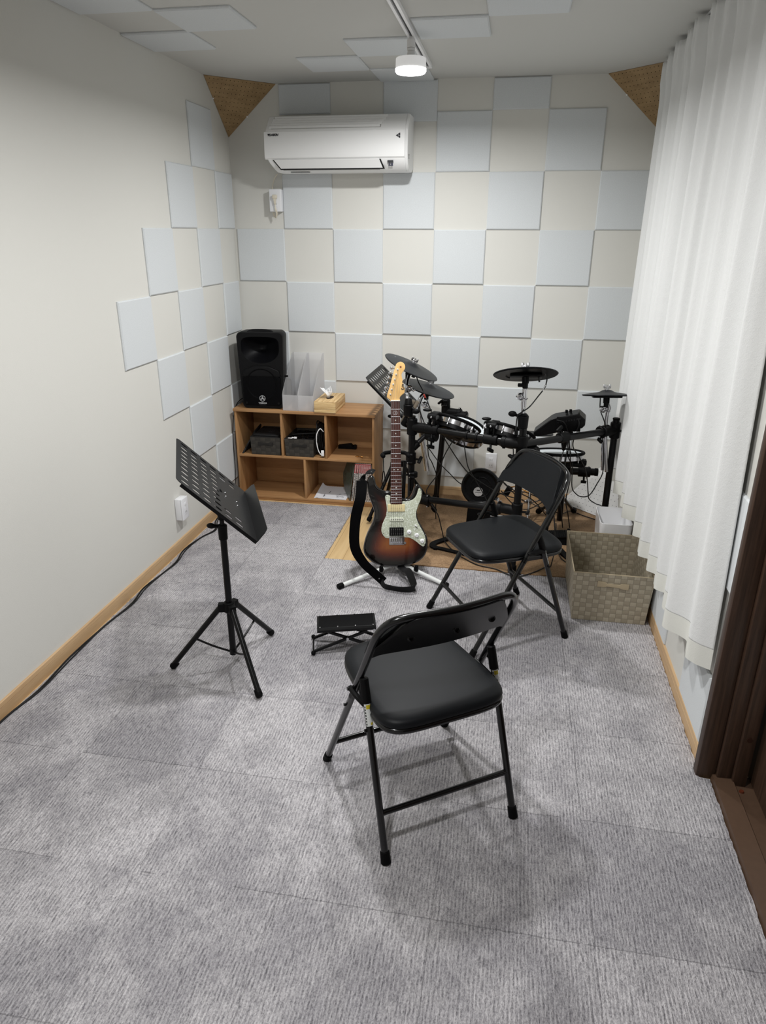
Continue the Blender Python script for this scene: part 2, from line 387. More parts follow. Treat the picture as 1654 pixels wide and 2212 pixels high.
RM = lambda y, z: basis((RX-.0005, y, z), (0, -1, 0), (0, 0, 1), (-1, 0, 0))
for y, z, lab in [(-1.455, .066, 'felt panel low on the right wall behind the curtain hem, beside the woven basket'), (-2.055, .066, 'felt panel low on the right wall, between curtain hem and dark door frame'),
                  (-2.105, .617, 'felt panel seen as a sliver between curtain edge and door frame')]:
    felt(lab, RM(y, z), .3 if z > .5 else .3, .3 if z > .5 else .25, GR)
felt('felt panel fixed to the dark sliding door at the right edge', basis((2.5345, -2.55, .16), (0, -1, 0), (0, 0, 1), (-1, 0, 0)), .3, .3, 'felt panels on the dark door')
felt('upper felt panel on the dark sliding door, just entering at the right edge', basis((2.5345, -2.85, .46), (0, -1, 0), (0, 0, 1), (-1, 0, 0)), .3, .3, 'felt panels on the dark door')
# ------------------------------------------------------------------ carpet and cork
random.seed(3)
cm = MB(); top = .008
def ragged(a, b, nrm, amp=.003, step=.012):
    a, b, nrm = Vector(a), Vector(b), Vector(nrm); n = max(2, int((b-a).length/step))
    return [a.lerp(b, i/n)+nrm*random.uniform(-amp, amp) for i in range(n)]
outline = (ragged((.02, -.345), (.02, RY+.02), (1, 0)) + ragged((.02, RY+.02), (2.417, RY+.02), (0, 1)) + ragged((2.417, RY+.02), (2.417, -2.452), (1, 0), .002)
           + ragged((2.417, -2.452), (2.384, -2.448), (0, 1), .001) + ragged((2.384, -2.448), (2.376, -2.412), (1, 0), .001) + ragged((2.3888, -2.405), (2.3888, -1.1), (1, 0), .0025) + ragged((2.3888, -1.1), (.8, -1.1), (0, 1), .003)
           + ragged((.8, -1.1), (.8, -.345), (1, 0), .002) + ragged((.8, -.345), (.02, -.345), (0, 1), .002))
cm.prism([tuple(p) for p in outline], .0005, top, ch=.003)
tag(cm.build('carpet', CARPET, angle=50), 'light grey looped carpet squares covering most of the floor', 'carpet')
CORK = NT('cork'); _n = CORK.noise(160, (1, 1, 1), 4, .7); _n2 = CORK.noise(14, (1, 1, 1), 3); _x, _yy, _z = CORK.xyz()
_c = CORK.ramp(CORK.mathn('ADD', CORK.mathn('MULTIPLY', _n, .8), CORK.mathn('MULTIPLY', _n2, .2)), [(.32, S(118, 92, 66)), (.5, S(150, 120, 88)), (.66, S(172, 142, 108))])
_s = CORK.mathn('ABSOLUTE', CORK.mathn('SUBTRACT', CORK.mathn('FRACT', CORK.mathn('DIVIDE', CORK.mathn('ADD', _yy, CORK.mathn('MULTIPLY', _n2, .02)), .3)), .5))
_c = CORK.mix(CORK.mathn('MULTIPLY', CORK.mathn('LESS_THAN', _s, .006), .5), _c, S(90, 60, 36)); CORK.bump(_n, .3, .001); CORK = CORK.out(_c, .8)
tag(MB().box((1.2, -1.092, .0005), (2.3888, -.013, .009), r=.001).build('cork_mat', CORK), 'brown cork mat under the electronic drum kit', 'mat')
# ------------------------------------------------------------------ peg board corners
def pegboard(name, P, Q, R, mat, label, sp=.0235, dark=S(30, 20, 12)):
    """flat triangular board P-Q-R with a grid of holes (flat dark discs painted for the shade inside)"""
    P, Q, R = map(Vector, (P, Q, R)); x = (Q-P).normalized(); y = (R-P)-x*(R-P).dot(x); y.normalize(); n = x.cross(y); n = n if n.dot(V(1.2, -1.8, 1.1)-P) > 0 else -n
    cen = (P+Q+R)/3
    o = thing(name, label, 'peg board', tuple(cen)); th = .004
    MB().poly([P-n*th, Q-n*th, R-n*th], [P, Q, R]).build('board', mat, o)
    hm = MB(); a2 = Vector(((Q-P).dot(x), 0)); r2 = Vector(((R-P).dot(x), (R-P).dot(y)))
    def inside(u, v, mg=.011):
        pts = [Vector((0, 0)), a2, r2]; ok = True
        for i in range(3):
            A, B = pts[i], pts[(i+1) % 3]; d = (B-A).normalized()
            if (-d.y*(u-A.x)+d.x*(v-A.y)) < mg: ok = False
        return ok
    for i in range(-2, 40):
        for j in range(0, 40):
            u, v = .012+i*sp, .012+j*sp
            if inside(u, v): c = P+x*u+y*v; hm.cyl(c-n*.001, c+n*.0003, .0022, n=8)
    tag(hm.build('hole_pattern', pmat('hole_dark', dark, .9), o), kind='stuff')
    for c in (P.lerp(R, .35), Q.lerp(R, .6)): MB().cyl(c-n*.004, c+n*.004, .004).build('fixing_clip', WPLAS, o)
    return o
PEGW = wood('pegboard_wood', S(146, 120, 84), S(170, 142, 102), (3, 3, 9), 5)
k = .002
pegboard('peg_board', (k, -.30, RH-k), (.30, -k, RH-k), (k, -k, 2.125), PEGW, 'wooden peg board triangle across the upper left room corner')
pegboard('peg_board', (2.10, -k, RH-k), (RX-k, -.30, RH-k), (RX-k, -k, 2.11), PEGW, 'wooden peg board triangle in the upper right corner beside the curtain')
pegboard('peg_board', (RX-k, -.34, .012), (2.08, -k-.012, .012), (RX-k, -k, .36), pmat('white_board', S(225, 225, 224), .5), 'white peg board triangle standing in the low right corner behind the drum rack', sp=.028, dark=S(50, 50, 52))
# ------------------------------------------------------------------ track and lamps
tk = thing('light_track', 'white ceiling light track with a black slot, running toward the camera', 'light track', (1.205, -2.8, RH))
MB().box((1.188, -5.2, RH-.018), (1.199, -.375, RH-.0005)).box((1.211, -5.2, RH-.018), (1.222, -.375, RH-.0005)).box((1.188, -.375, RH-.018), (1.222, -.355, RH-.0005), r=.002).build('rail', WPLAS, tk)
MB().box((1.199, -5.2, RH-.009), (1.211, -.375, RH-.001)).build('slot', pmat('slot_black', S(22, 24, 28), .4), tk)
LAMPM = pmat('lamp_white', S(232, 231, 230), .45)
SHADEM = pmat('lamp_shade_translucent', S(232, 231, 230), .45, emit=((1, 1, 1, 1), .28))
GLOW = pmat('lamp_glow', (1, 1, 1, 1), .5, emit=((1, 1, 1, 1), 6.0))
def lamp(y, label):
    o = thing('track_lamp', label, 'lamp', (1.205, y, RH), 0, 'lamps on the ceiling track'); T = lambda z: (1.205, y, z)
    MB().cyl(T(RH-.018), T(RH-.024), .010).cyl(T(RH-.022), T(RH-.03), .013, .017).cyl(T(RH-.03), T(RH-.058), .0175).cyl(T(RH-.059), T(RH-.068), .0165).build('socket', LAMPM, o)
    MB().lathe([(.014, RH-.068), (.0165, RH-.080), (.020, RH-.088), (.052, RH-.092), (.0605, RH-.0935)], Matrix.Translation((1.205, y, 0)), 40).build('bulb_neck', LAMPM, o)
    s = MB().lathe([(0, RH-.0935), (.0605, RH-.0935), (.063, RH-.096), (.0640, RH-.133), (.0625, RH-.133), (.0615, RH-.1), (0, RH-.1)], Matrix.Translation((1.205, y, 0)), 48).build('lamp_shade', SHADEM, o)
    MB().lathe([(0, RH-.15), (.045, RH-.152), (.060, RH-.149), (.0648, RH-.142), (.0652, RH-.133), (0, RH-.133)], Matrix.Translation((1.205, y, 0)), 48).build('diffuser', GLOW, o)
    l = bpy.data.lights.new('lamp_light', 'AREA'); l.shape = 'DISK'; l.size = .118; l.energy = LAMP_POWER; l.color = (1, 1, .995); l.spread = math.radians(172)
    lo = bpy.data.objects.new('lamp_light', l); COL.objects.link(lo); lo.parent = o; lo.location = (0, 0, -.1535)
    return o
lamp(LAMP_YS[0], 'lit white cylindrical LED lamp hanging from the ceiling track')
lamp(LAMP_YS[1], 'second lit white lamp on the track, nearer to the viewer'); lamp(LAMP_YS[2], 'third lit white lamp on the track, behind the viewer')
# ------------------------------------------------------------------ air conditioner
def aircon():
    o = thing('air_conditioner', 'white wall-mounted air conditioner high on the back wall', 'air conditioner', (.69, -.12, 1.92))
    W = pmat('aircon_white', S(238, 238, 237), .38); Dk = pmat('vent_black', S(12, 12, 14), .6); Gy = pmat('vent_grey', S(120, 120, 118), .5)
    x0, x1 = .30, 1.075
    # side profile (y towards the room is negative, z)
    pr = [(-.003, 1.945), (-.003, 2.206), (-.150, 2.206), (-.229, 2.130), (-.236, 2.120), (-.242, 2.0), (-.225, 1.965), (-.19, 1.935), (-.16, 1.925), (-.06, 1.925)]
    tp = lambda z: .042*max(0, (1.985-z)/.06)**.8
    MB().poly([V(x0+tp(z), y, z) for y, z in pr], [V(x1, y, z) for y, z in pr]).build('body', W, o, bevel=.006)
    MB().poly([V(x1, y, z) for y, z in pr], [V(x1+.012, y*.93-.006, z*.98+.041) for y, z in pr]).build('side_cover', W, o)
    fp = [(-.236, 2.123), (-.2405, 2.117), (-.246, 2.01), (-.243, 1.993), (-.234, 1.985)]
    f2 = [(-.22, 1.99)] + [(y+.012, z) for y, z in fp[::-1]][1:-1] + [(-.222, 2.12)]
    MB().poly([V(x0-.004, y, z) for y, z in fp+f2], [V(x1-.002, y, z) for y, z in fp+f2]).build('front_panel', W, o, bevel=.0015)
    sa_, sb_ = V(0, -.226, 2.133), V(0, -.156, 2.2005); sn = V(0, -.70, .714)
    for i in range(5):
        a_, b_ = sa_.lerp(sb_, .05+i*.19), sa_.lerp(sb_, .05+i*.19+.15); xl, xr = x0+.022+.004*i, .935+.008*i
        def tri(x): return [V(x, 0, 0)+a_-sn*.002, V(x, 0, 0)+a_+sn*.0005, V(x, 0, 0)+b_+sn*.0052, V(x, 0, 0)+b_-sn*.002]
        MB().poly(tri(xl), tri(xr)).build('grille_slat', W, o)
    gp = [sa_.lerp(sb_, .02)+sn*.0008, sa_.lerp(sb_, 1.0)+sn*.0008, sa_.lerp(sb_, 1.0)-sn*.002, sa_.lerp(sb_, .02)-sn*.002]
    MB().poly([p+V(x0+.034, 0, 0) for p in gp], [p+V(.94, 0, 0) for p in gp]).build('grille_gap', pmat('gap_grey', S(176, 175, 171), .6), o)
    # louvre flap with black gaps
    fl = [(-.2415, 1.981), (-.2385, 1.984), (-.214, 1.944), (-.2165, 1.941)]
    sl_ = lambda z: max(0, 1.984-z)*.75
    MB().poly([V(x0+.046+sl_(z), y, z) for y, z in fl], [V(.934+sl_(z)*.5, y, z) for y, z in fl]).build('louvre', W, o)
    bk = [(-.2385, 1.982), (-.225, 1.985), (-.200, 1.936), (-.212, 1.936)]
    MB().poly([V(x0+.038+sl_(z), y-.0003, z) for y, z in bk], [V(.942+sl_(z)*.5, y-.0003, z) for y, z in bk]).build('outlet_gap', Dk, o)
    MB().box((x0+.088, -.2075, 1.9335), (.93, -.196, 1.9375)).build('outlet_lip', Gy, o)
    MB().cyl((x0+.09, -.14, 1.9252), (x0+.09, -.14, 1.9215), .02, .015).build('underside_cap', W, o)
    MB().box((x0+.12, -.175, 1.9236), (x0+.23, -.165, 1.9256)).build('underside_slot', Gy, o)
    # indicator panel on the slanted lower right
    a = V(.975, -.2395, 1.979); d = V(0, .0245, -.038).normalized(); nn = V(0, -d.z*-1, 0); nrm = V(0, d.z, -d.y)
    def patch(u0, u1, v0, v1, name, m):
        P = [a+V(u, 0, 0)+d*v+nrm*.0035 for u, v in ((u0, v0), (u1, v0), (u1, v1), (u0, v1))]
        MB().poly(P, [p-nrm*.004 for p in P]).build(name, m, o)
    patch(.005, .036, 0.004, .016, 'sensor_window', pmat('sensor_dark', S(70, 72, 74), .3))
    bl = pmat('print_blue', S(70, 72, 90), .5)
    for u0, u1, v0, v1 in ((.01, .018, .019, .022), (.01, .018, .025, .028), (.024, .032, .019, .029), (.009, .033, .031, .0335)): patch(u0, u1, v0, v1, 'indicator_mark', bl)
    pr_m = pmat('print_black', S(24, 24, 30), .5)
    text_mb('DAIKIN', .0155, basis((.352, -.2410, 2.1045), (1, 0, 0), (0, .04, 1), (0, -1, 0)), pr_m, 'brand_lettering', o, shear=.25, ext=.0015, bold=.0006)
    MB().poly([V(.318, -.2425, 2.1105), V(.331, -.2425, 2.1105), V(.321, -.2425, 2.0985)], [V(.318, -.238, 2.1105), V(.331, -.238, 2.1105), V(.321, -.238, 2.0985)]).build('brand_mark', pr_m, o)
    e = MB()
    for i in range(3):
        an = PI+i*2*PI/3; c = V(1.04+.008*math.cos(an), -.2425, 2.092+.008*math.sin(an)); q = [c+V(.0075*math.cos(an+s2), 0, .0075*math.sin(an+s2)) for s2 in (0, 2.0, PI, -2.0)]
        e.poly(q, [p+V(0, .004, 0) for p in q])
    e.build('emblem', pr_m, o); MB().box((1.032, -.2425, 2.073), (1.048, -.239, 2.0745)).build('emblem_caption', Gy, o)
    for i in range(4): MB().box((1.0865, -.19, 1.987+i*.006), (1.0885, -.178, 1.990+i*.006)).build('side_slot', Dk, o)
aircon()
# wall outlets
OUTM = pmat('outlet_white', S(236, 237, 240), .25); SLOT = pmat('slot_dark', S(60, 58, 56), .6)
def outlet(name, label, M, box=0, gangs=2, wd=.072, ht=.122):
    o = thing(name, label, 'outlet'); o.matrix_world = M; o.location = M.translation; o.rotation_euler = M.to_euler()
    if box: MB().box((-wd/2+.001, -ht/2+.001, 0.0005), (wd/2-.001, ht/2-.001, box), r=.004).build('mounting_box', OUTM, o, local=True)
    MB().box((-wd/2, -ht/2, box), (wd/2, ht/2, box+.009), r=.0045, seg=3).build('cover_plate', OUTM, o, local=True)
    MB().box((-.013, -.034, box+.007), (.013, .034, box+.0105), r=.001).build('socket_insert', OUTM, o, local=True)
    for s2 in (-1, 1)[:gangs]:
        sm = MB()
        for x in (-.006, .006): sm.box((x-.001, s2*.018-.005, box+.0100), (x+.001, s2*.018+.005, box+.0109))
        sm.build('socket_slot', SLOT, o, local=True)
    return o
oa = outlet('wall_outlet', 'white outlet box below the air conditioner with its plug in', basis((.281, 0, 1.787), (1, 0, 0), (0, 0, 1), (0, -1, 0)), box=.045)
outlet('wall_outlet', 'white outlet box low on the left wall behind the near music stand', basis((0, -1.105, .238), (0, 1, 0), (0, 0, 1), (1, 0, 0)), box=.034)
outlet('wall_outlet', 'flat white double outlet low on the back wall behind the drum pedal disc', basis((1.625, 0, .246), (1, 0, 0), (0, 0, 1), (0, -1, 0)), box=0)
CORDW = pmat('cream_cord', S(222, 214, 196), .5)
po = thing('power_plug', 'cream plug and cord hanging from the air conditioner outlet', 'plug', (.285, -.06, 1.80))
MB().box((.270, -.076, 1.795), (.297, -.055, 1.817), r=.004).poly([V(.276, -.072, 1.797), V(.291, -.072, 1.797), V(.291, -.06, 1.797), V(.276, -.06, 1.797)], [V(.280, -.07, 1.765), V(.288, -.07, 1.765), V(.288, -.062, 1.765), V(.280, -.062, 1.765)]).build('plug', CORDW, po)
MB().tube([V(.284, -.066, 1.768), V(.285, -.066, 1.74), V(.288, -.06, 1.712), V(.281, -.05, 1.694), V(.268, -.04, 1.700), V(.258, -.03, 1.718), V(.256, -.02, 1.76), V(.252, -.012, 1.82), V(.256, -.012, 1.86), V(.27, -.02, 1.90), V(.30, -.05, 1.926)], .0028, smooth=6).tube([V(.285, -.066, 1.75), V(.292, -.058, 1.722), V(.286, -.048, 1.702), V(.27, -.035, 1.706), V(.262, -.02, 1.73)], .0022, smooth=6).build('cord', CORDW, po)
#--PART2--
# ------------------------------------------------------------------ cubby shelf
def cubby():
    o = thing('cubby_shelf', 'low wooden cubby shelf with five open compartments under the speaker', 'shelf', (.475, -.17, 0))
    x0, x1, yf, yb, H = .035, .922, -.315, -.022, .598; t = .014; zm = .298
    B = lambda n, lo, hi, m: MB().box(lo, hi, r=.0012).build(n, m, o)
    B('top_board', (x0-.006, yf-.006, H-.017), (x1+.006, yb, H), WOODX)
    B('side_panel', (x0, yf, 0.001), (x0+t, yb, H-.017), WOODZ); B('side_panel', (x1-t, yf, 0.001), (x1, yb, H-.017), WOODZ)
    B('middle_board', (x0+t, yf+.001, zm-t/2), (x1-t, yb-.004, zm+t/2), WOODX)
    B('bottom_board', (x0+t, yf+.001, .018), (x1-t, yb-.004, .018+t), WOODX); B('plinth', (x0+t, yf+.006, .001), (x1-t, yf+.018, .018), WOODX)
    for x in (.336, .618): B('divider', (x-t/2, yf+.001, zm+t/2), (x+t/2, yb-.004, H-.017), WOODZ)
    B('divider', (.476-t/2, yf+.001, .032), (.476+t/2, yb-.004, zm-t/2), WOODZ)
    B('back_panel', (x0+t, yb-.004, .018), (x1-t, yb, H-.017), WOODX)
cubby()
ZT = .5985; ZM = .3055; ZB = .0325
# ------------------------------------------------------------------ speaker
def speaker():
    o = thing('speaker', 'tall black powered loudspeaker standing on the left end of the wooden shelf', 'speaker', (.207, -.165, ZT))
    M0 = Matrix.Translation((.207, -.165, ZT)) @ Matrix.Rotation(math.radians(5), 4, 'Z')
    A = pmat('speaker_shell', S(9, 9, 11), .5, spec=.22, bump=(500, .2, .0006, (1, 1, 1))); G = pmat('speaker_grille', S(5, 5, 7), .6, spec=.1, bump=(900, .3, .001, (1, 1, 1))); D = pmat('horn_black', S(7, 7, 10), .45, spec=.14)
    o.rotation_euler = (0, 0, math.radians(5)); hw, H, dp = .143, .462, .125
    def outline(w, h0, h1, r, dz=0):
        pts = []
        for cx, cz, a0 in ((w-r, h1-r, 0), (-w+r, h1-r, 90), (-w*.9+r, h0+r, 180), (w*.9-r, h0+r, 270)):
            for i in range(7): a = math.radians(a0+i*15); pts.append((cx+r*math.cos(a), cz+r*math.sin(a)))
        return pts
    FM = basis((0, -dp+.03, 0), (1, 0, 0), (0, 0, 1), (0, -1, 0))   # local frame: u right, v up, w towards the room
    m = MB(); f = outline(hw, 0, H, .03); bk = [(x*.72, .02+z*.93) for x, z in f]
    vr = []
    for pts, wv in ((bk, -.21), ([(x*.95, .004+z*.99) for x, z in f], -.10), (f, -.04), (f, .018), ([(x*.985, .003+z*.985) for x, z in f], .026)):
        vr.append([m.b.verts.new(FM @ Vector((p[0], p[1], wv))) for p in pts])
    for a, b in zip(vr, vr[1:]):
        for i in range(len(a)): m.b.faces.new((a[i], a[(i+1) % len(a)], b[(i+1) % len(a)], b[i]))
    m.b.faces.new(vr[0][::-1])
    def mouth(sx, sz, wv, n=36):
        out = []
        for i in range(n):
            a = 2*PI*i/n; cx = math.cos(a); s3 = math.sin(a); e = .42 if s3 > 0 else .95
            out.append(FM @ Vector((sx*math.copysign(abs(cx)**(.5 if s3 > 0 else .95), cx), .365+sz*math.copysign(abs(s3)**e, s3)*(1.0 if s3 > 0 else 1.25), wv)))
        return out
    mv = [m.b.verts.new(p) for p in mouth(.116, .070, .026)]; n = len(mv)
    ed = [m.b.edges.get((vr[-1][i], vr[-1][(i+1) % len(f)])) for i in range(len(f))]+[m.b.edges.new((mv[i], mv[(i+1) % n])) for i in range(n)]
    bmesh.ops.triangle_fill(m.b, use_beauty=True, edges=ed)
    m.build('cabinet', A, o, local=True, angle=30)
    # horn: wide flared mouth, recessed
    h = MB(); n = 36; rings = [[h.b.verts.new(p) for p in mouth(*q4)] for q4 in ((.1165, .0705, .0262), (.112, .066, .020), (.088, .050, -.012), (.055, .032, -.035), (.026, .018, -.055), (.012, .012, -.062))]
    for a, b in zip(rings, rings[1:]):
        for i in range(n): h.b.faces.new((a[i], a[(i+1) % n], b[(i+1) % n], b[i]))
    h.b.faces.new(rings[-1]); h.build('horn', D, o, local=True, angle=60)
    bz = MB(); bz.prism([(-.108, .235), (-.045, .262), (.045, .262), (.108, .235), (.118, .20), (-.118, .20)], .026, .036, FM, ch=.004); bz.build('shoulder_trim', A, o, local=True)
    g = [(-.118, .035), (-.118, .19)] + [(.118*math.cos(math.radians(a)), .172+.065*math.sin(math.radians(a))) for a in range(165, 14, -10)] + [(.118, .19), (.118, .035), (.105, .02), (-.105, .02)]
    MB().prism(g, .0262, .034, FM, ch=.004).build('grille', G, o, local=True)
    MB().lathe([(.096, .0335), (.096, .0362), (.089, .0362), (.086, .0342)], FM @ Matrix.Translation((0, .152, 0)), 48).build('woofer_ring', G, o, local=True)
    for x, z in ((-.1, .215), (.1, .215), (-.1, .047), (.1, .047)):
        MB().lathe([(.007, .034), (.006, .0355), (.003, .0345), (0, .0345)], FM @ Matrix.Translation((x, z-.01, 0)), 16).build('grille_screw', BLACK, o, local=True)
    L = pmat('logo_silver', S(206, 208, 210), .4)
    lm = MB(); LM2 = FM @ Matrix.Translation((0, .066, .0363)); lm.lathe([(.0165, 0), (.0185, .0), (.0185, .0008), (.0165, .0008)], LM2, 40)
    for i in range(3):
        a = PI/2+i*2*PI/3; R = LM2 @ Matrix.Rotation(a-PI/2, 4, 'Z')
        lm.prism([(-.0011, 0), (.0011, 0), (.0011, .0145), (-.0011, .0145)], 0, .0008, R)
        for s2 in (-1, 1): lm.prism([(s2*.0016, .003), (s2*.0062, .0085), (s2*.003, .0135), (s2*.0042, .0088)], 0, .0008, R)
    lm.lathe([(0, .0009), (.0028, .0009), (.0028, 0)], LM2, 16)
    lm.build('round_emblem', L, o, local=True)
    text_mb('YAMAHA', .0125, FM @ Matrix.Translation((0, .036, .0354)), L, 'brand_lettering', o, local=True, bold=.0002)
    MB().box((-.020, .024, .0338), (.020, .0262, .0344), M=FM).build('dim_print', pmat('dim_print', S(44, 44, 48), .5), o, local=True)
    hd = MB(); hd.tube([(-.080, -.10, H-.012), (-.062, -.09, H-.001), (-.03, -.085, H+.002), (.03, -.085, H+.002), (.062, -.09, H-.001), (.080, -.10, H-.012)], .012, smooth=4); hd.build('carry_handle', A, o, local=True)
    MB().cyl((.135, -.07, .195), (.152, -.07, .195), .006, n=12).build('side_knob', BLACK, o, local=True)
    for x in (-.09, .09):
        for y in (-.1, .02): MB().cyl((x, y, 0), (x, y, .006), .01, n=12).build('rubber_foot', RUBBER, o, local=True)
speaker()
# ------------------------------------------------------------------ frosted magazine files
FROST = bpy.data.materials.new('frosted_plastic'); FROST.use_nodes = True
_nt = FROST.node_tree; _b = _nt.nodes['Principled BSDF']; _o = _nt.nodes['Material Output']
_b.inputs['Base Color'].default_value = S(250, 250, 250); _b.inputs['Roughness'].default_value = .35
_tr = _nt.nodes.new('ShaderNodeBsdfTranslucent'); _tr.inputs[0].default_value = S(250, 250, 251)
_tp = _nt.nodes.new('ShaderNodeBsdfTransparent'); _tp.inputs[0].default_value = S(252, 252, 253)
_m1 = _nt.nodes.new('ShaderNodeMixShader'); _m1.inputs[0].default_value = .6; _nt.links.new(_b.outputs[0], _m1.inputs[1]); _nt.links.new(_tr.outputs[0], _m1.inputs[2])
_m2 = _nt.nodes.new('ShaderNodeMixShader'); _m2.inputs[0].default_value = .58; _nt.links.new(_m1.outputs[0], _m2.inputs[1]); _nt.links.new(_tp.outputs[0], _m2.inputs[2]); _nt.links.new(_m2.outputs[0], _o.inputs[0])
def magfile(x0, label):
    w_, yf, yb, H, hf, t = .097, -.309, -.035, .312, .096, .0016; o = thing('magazine_file', label, 'file box', (x0+w_/2, -.17, ZT), 0, 'frosted magazine files on the shelf'); z = ZT+.0006
    side = [(yf, 0), (yb, 0), (yb, H), (yb-.045, H), (yf+.012, hf+.02), (yf, hf)]
    for x in (x0, x0+w_-t): MB().poly([V(x, a, z+c) for a, c in side], [V(x+t, a, z+c) for a, c in side]).build('side_wall', FROST, o)
    MB().box((x0+t, yf, z), (x0+w_-t, yf+t, z+hf)).build('front_wall', FROST, o)
    MB().box((x0+t, yb-t, z), (x0+w_-t, yb, z+H)).build('back_wall', FROST, o)
    MB().box((x0+t, yf+t, z), (x0+w_-t, yb-t, z+t)).build('base', FROST, o)
magfile(.350, 'frosted plastic magazine file next to the speaker, left of the pair')
magfile(.4485, 'frosted plastic magazine file next to the wooden tissue box, right of the pair')
# ------------------------------------------------------------------ tissue box
def tissue():
    o = thing('tissue_box', 'light striped wooden tissue box on top of the shelf', 'tissue box', (.625, -.2, ZT)); z = ZT+.0005
    x0, x1, y0, y1 = .553, .686, -.325, -.065
    BS = wood('tissue_box_side', S(192, 152, 98), S(236, 208, 156), (2.2, 2.2, 42), 4)
    MB().box((x0, y0, z), (x1, y1, z+.018), r=.001).build('base_tray', BS, o)
    MB().box((x0, y0, z+.0188), (x1, y1, z+.0645), r=.001).build('cover', BS, o); MB().box((x0, y0, z+.0645), (x1, y1, z+.068), r=.001).build('cover_top', BAMBOO, o)
    MB().lathe([(.0, .0), (.03, 0), (.03, .0006), (0, .0006)], Matrix.Translation((.622, -.2, z+.068)) @ Matrix.Diagonal((.7, 1.6, 1, 1)), 30).build('opening', pmat('opening_dark', S(60, 44, 30), .8), o)
    t = thing('tissue', 'white tissue sticking out of the wooden tissue box', 'tissue', (.615, -.215, z+.068))
    m = MB(); n = 22; rings = []; random.seed(11)
    for k2 in range(9):
        h = k2/8; ring = []
        for i in range(n):
            a = 2*PI*i/n; r = .008+.026*h*(1+.45*math.sin(3*a+h*2)+.25*math.sin(7*a+1+h*3)); ring.append(m.b.verts.new(V(.615+r*.8*math.cos(a)+.012*h*math.sin(h*4)-.006*h, -.215+r*math.sin(a), z+.068+.052*h*(1+.28*math.sin(2*a+.6)+.14*math.sin(5*a)))))
        rings.append(ring)
    for a, b2 in zip(rings, rings[1:]):
        for i in range(n): m.b.faces.new((a[i], a[(i+1) % n], b2[(i+1) % n], b2[i]))
    ti = m.build('tissue_sheet', pmat('tissue_white', S(246, 246, 246), .9, spec=.1), t, angle=80)
    sm = ti.modifiers.new('solid', 'SOLIDIFY'); sm.thickness = .0008
tissue()
# ------------------------------------------------------------------ woven strap baskets
def weave_mat(name, ca, cb, cell, axis_u=0):
    """flat woven straps: over/under checker with fine ribs"""
    t = NT(name); X, Y, Z = t.xyz()
    geo = t.n('NewGeometry'); nrm = t.xyz(geo.outputs['Normal']); fx = t.mathn('GREATER_THAN', t.mathn('ABSOLUTE', nrm[0]), .7)
    mixu = t.n('Mix', data_type='FLOAT'); t.l(fx, mixu.inputs[0]); t.l(X, mixu.inputs[2]); t.l(Y, mixu.inputs[3]); U = mixu.outputs[0]
    u = t.mathn('DIVIDE', U, cell[0]); v = t.mathn('DIVIDE', Z, cell[1])
    ch = t.mathn('MODULO', t.mathn('ABSOLUTE', t.mathn('ADD', t.mathn('FLOOR', u), t.mathn('FLOOR', v))), 2)
    fu = t.mathn('FRACT', u); fv = t.mathn('FRACT', v); edge = lambda f: t.mathn('MINIMUM', f, t.mathn('SUBTRACT', 1, f))
    ribv = t.mathn('SINE', t.mathn('MULTIPLY', fu, 2*PI*6)); ribh = t.mathn('SINE', t.mathn('MULTIPLY', fv, 2*PI*5))
    rb = t.n('Mix', data_type='FLOAT'); t.l(ch, rb.inputs[0]); t.l(t.mathn('MULTIPLY', ribh, .35), rb.inputs[2]); t.l(ribv, rb.inputs[3])
    seam = t.mathn('LESS_THAN', t.mathn('MINIMUM', edge(fu), edge(fv)), .035)
    col = t.mix(ch, ca, cb); col = t.mix(t.mathn('MULTIPLY', t.mathn('ADD', t.mathn('MULTIPLY', rb.outputs[0], .5), .5), .22), col, (ca[0]*.5, ca[1]*.5, ca[2]*.5, 1)); col = t.mix(t.mathn('MULTIPLY', seam, .55), col, (ca[0]*.3, ca[1]*.3, ca[2]*.3, 1))
    hump = t.mathn('MULTIPLY', t.mathn('SINE', t.mathn('MULTIPLY', fu, PI)), t.mathn('SINE', t.mathn('MULTIPLY', fv, PI)))
    t.bump(t.mathn('ADD', t.mathn('MULTIPLY', hump, 1.0), t.mathn('MULTIPLY', rb.outputs[0], .2)), .5, .0015)
    return t.out(col, .6)
def open_box(m, c0, c1, z0, z1, th, taper):
    """tapering open box; c0/c1 = top footprint corners, inset by taper at the bottom"""
    def ring(ins, z, tp): return [V(c0[0]+ins+tp, c0[1]+ins+tp, z), V(c1[0]-ins-tp, c0[1]+ins+tp, z), V(c1[0]-ins-tp, c1[1]-ins-tp, z), V(c0[0]+ins+tp, c1[1]-ins-tp, z)]
    R = [ring(0, z0, taper), ring(0, z1, 0), ring(th, z1, 0), ring(th, z0+th, taper)]
    vr = [[m.b.verts.new(p) for p in r] for r in R]
    for a, b in zip(vr, vr[1:]):
        for i in range(4): m.b.faces.new((a[i], a[(i+1) % 4], b[(i+1) % 4], b[i]))
    m.b.faces.new(vr[0][::-1]); m.b.faces.new(vr[-1]); return m
def rim(m, c0, c1, z, r):
    m.tube([V(c0[0], c0[1], z), V(c1[0], c0[1], z), V(c1[0], c1[1], z), V(c0[0], c1[1], z)], r, n=8, closed=True); return m
WV = weave_mat('taupe_weave', S(160, 150, 130), S(180, 170, 150), (.0264, .0222)); RIMT = pmat('taupe_rim', S(176, 162, 136), .5)
wb = thing('woven_basket', 'large empty taupe woven strap basket standing beside the curtain', 'basket', (2.21, -1.29, .0085))
open_box(MB(), (2.036, -1.522), (2.378, -1.06), .009, .245, .005, .014).build('woven_body', WV, wb, angle=20)
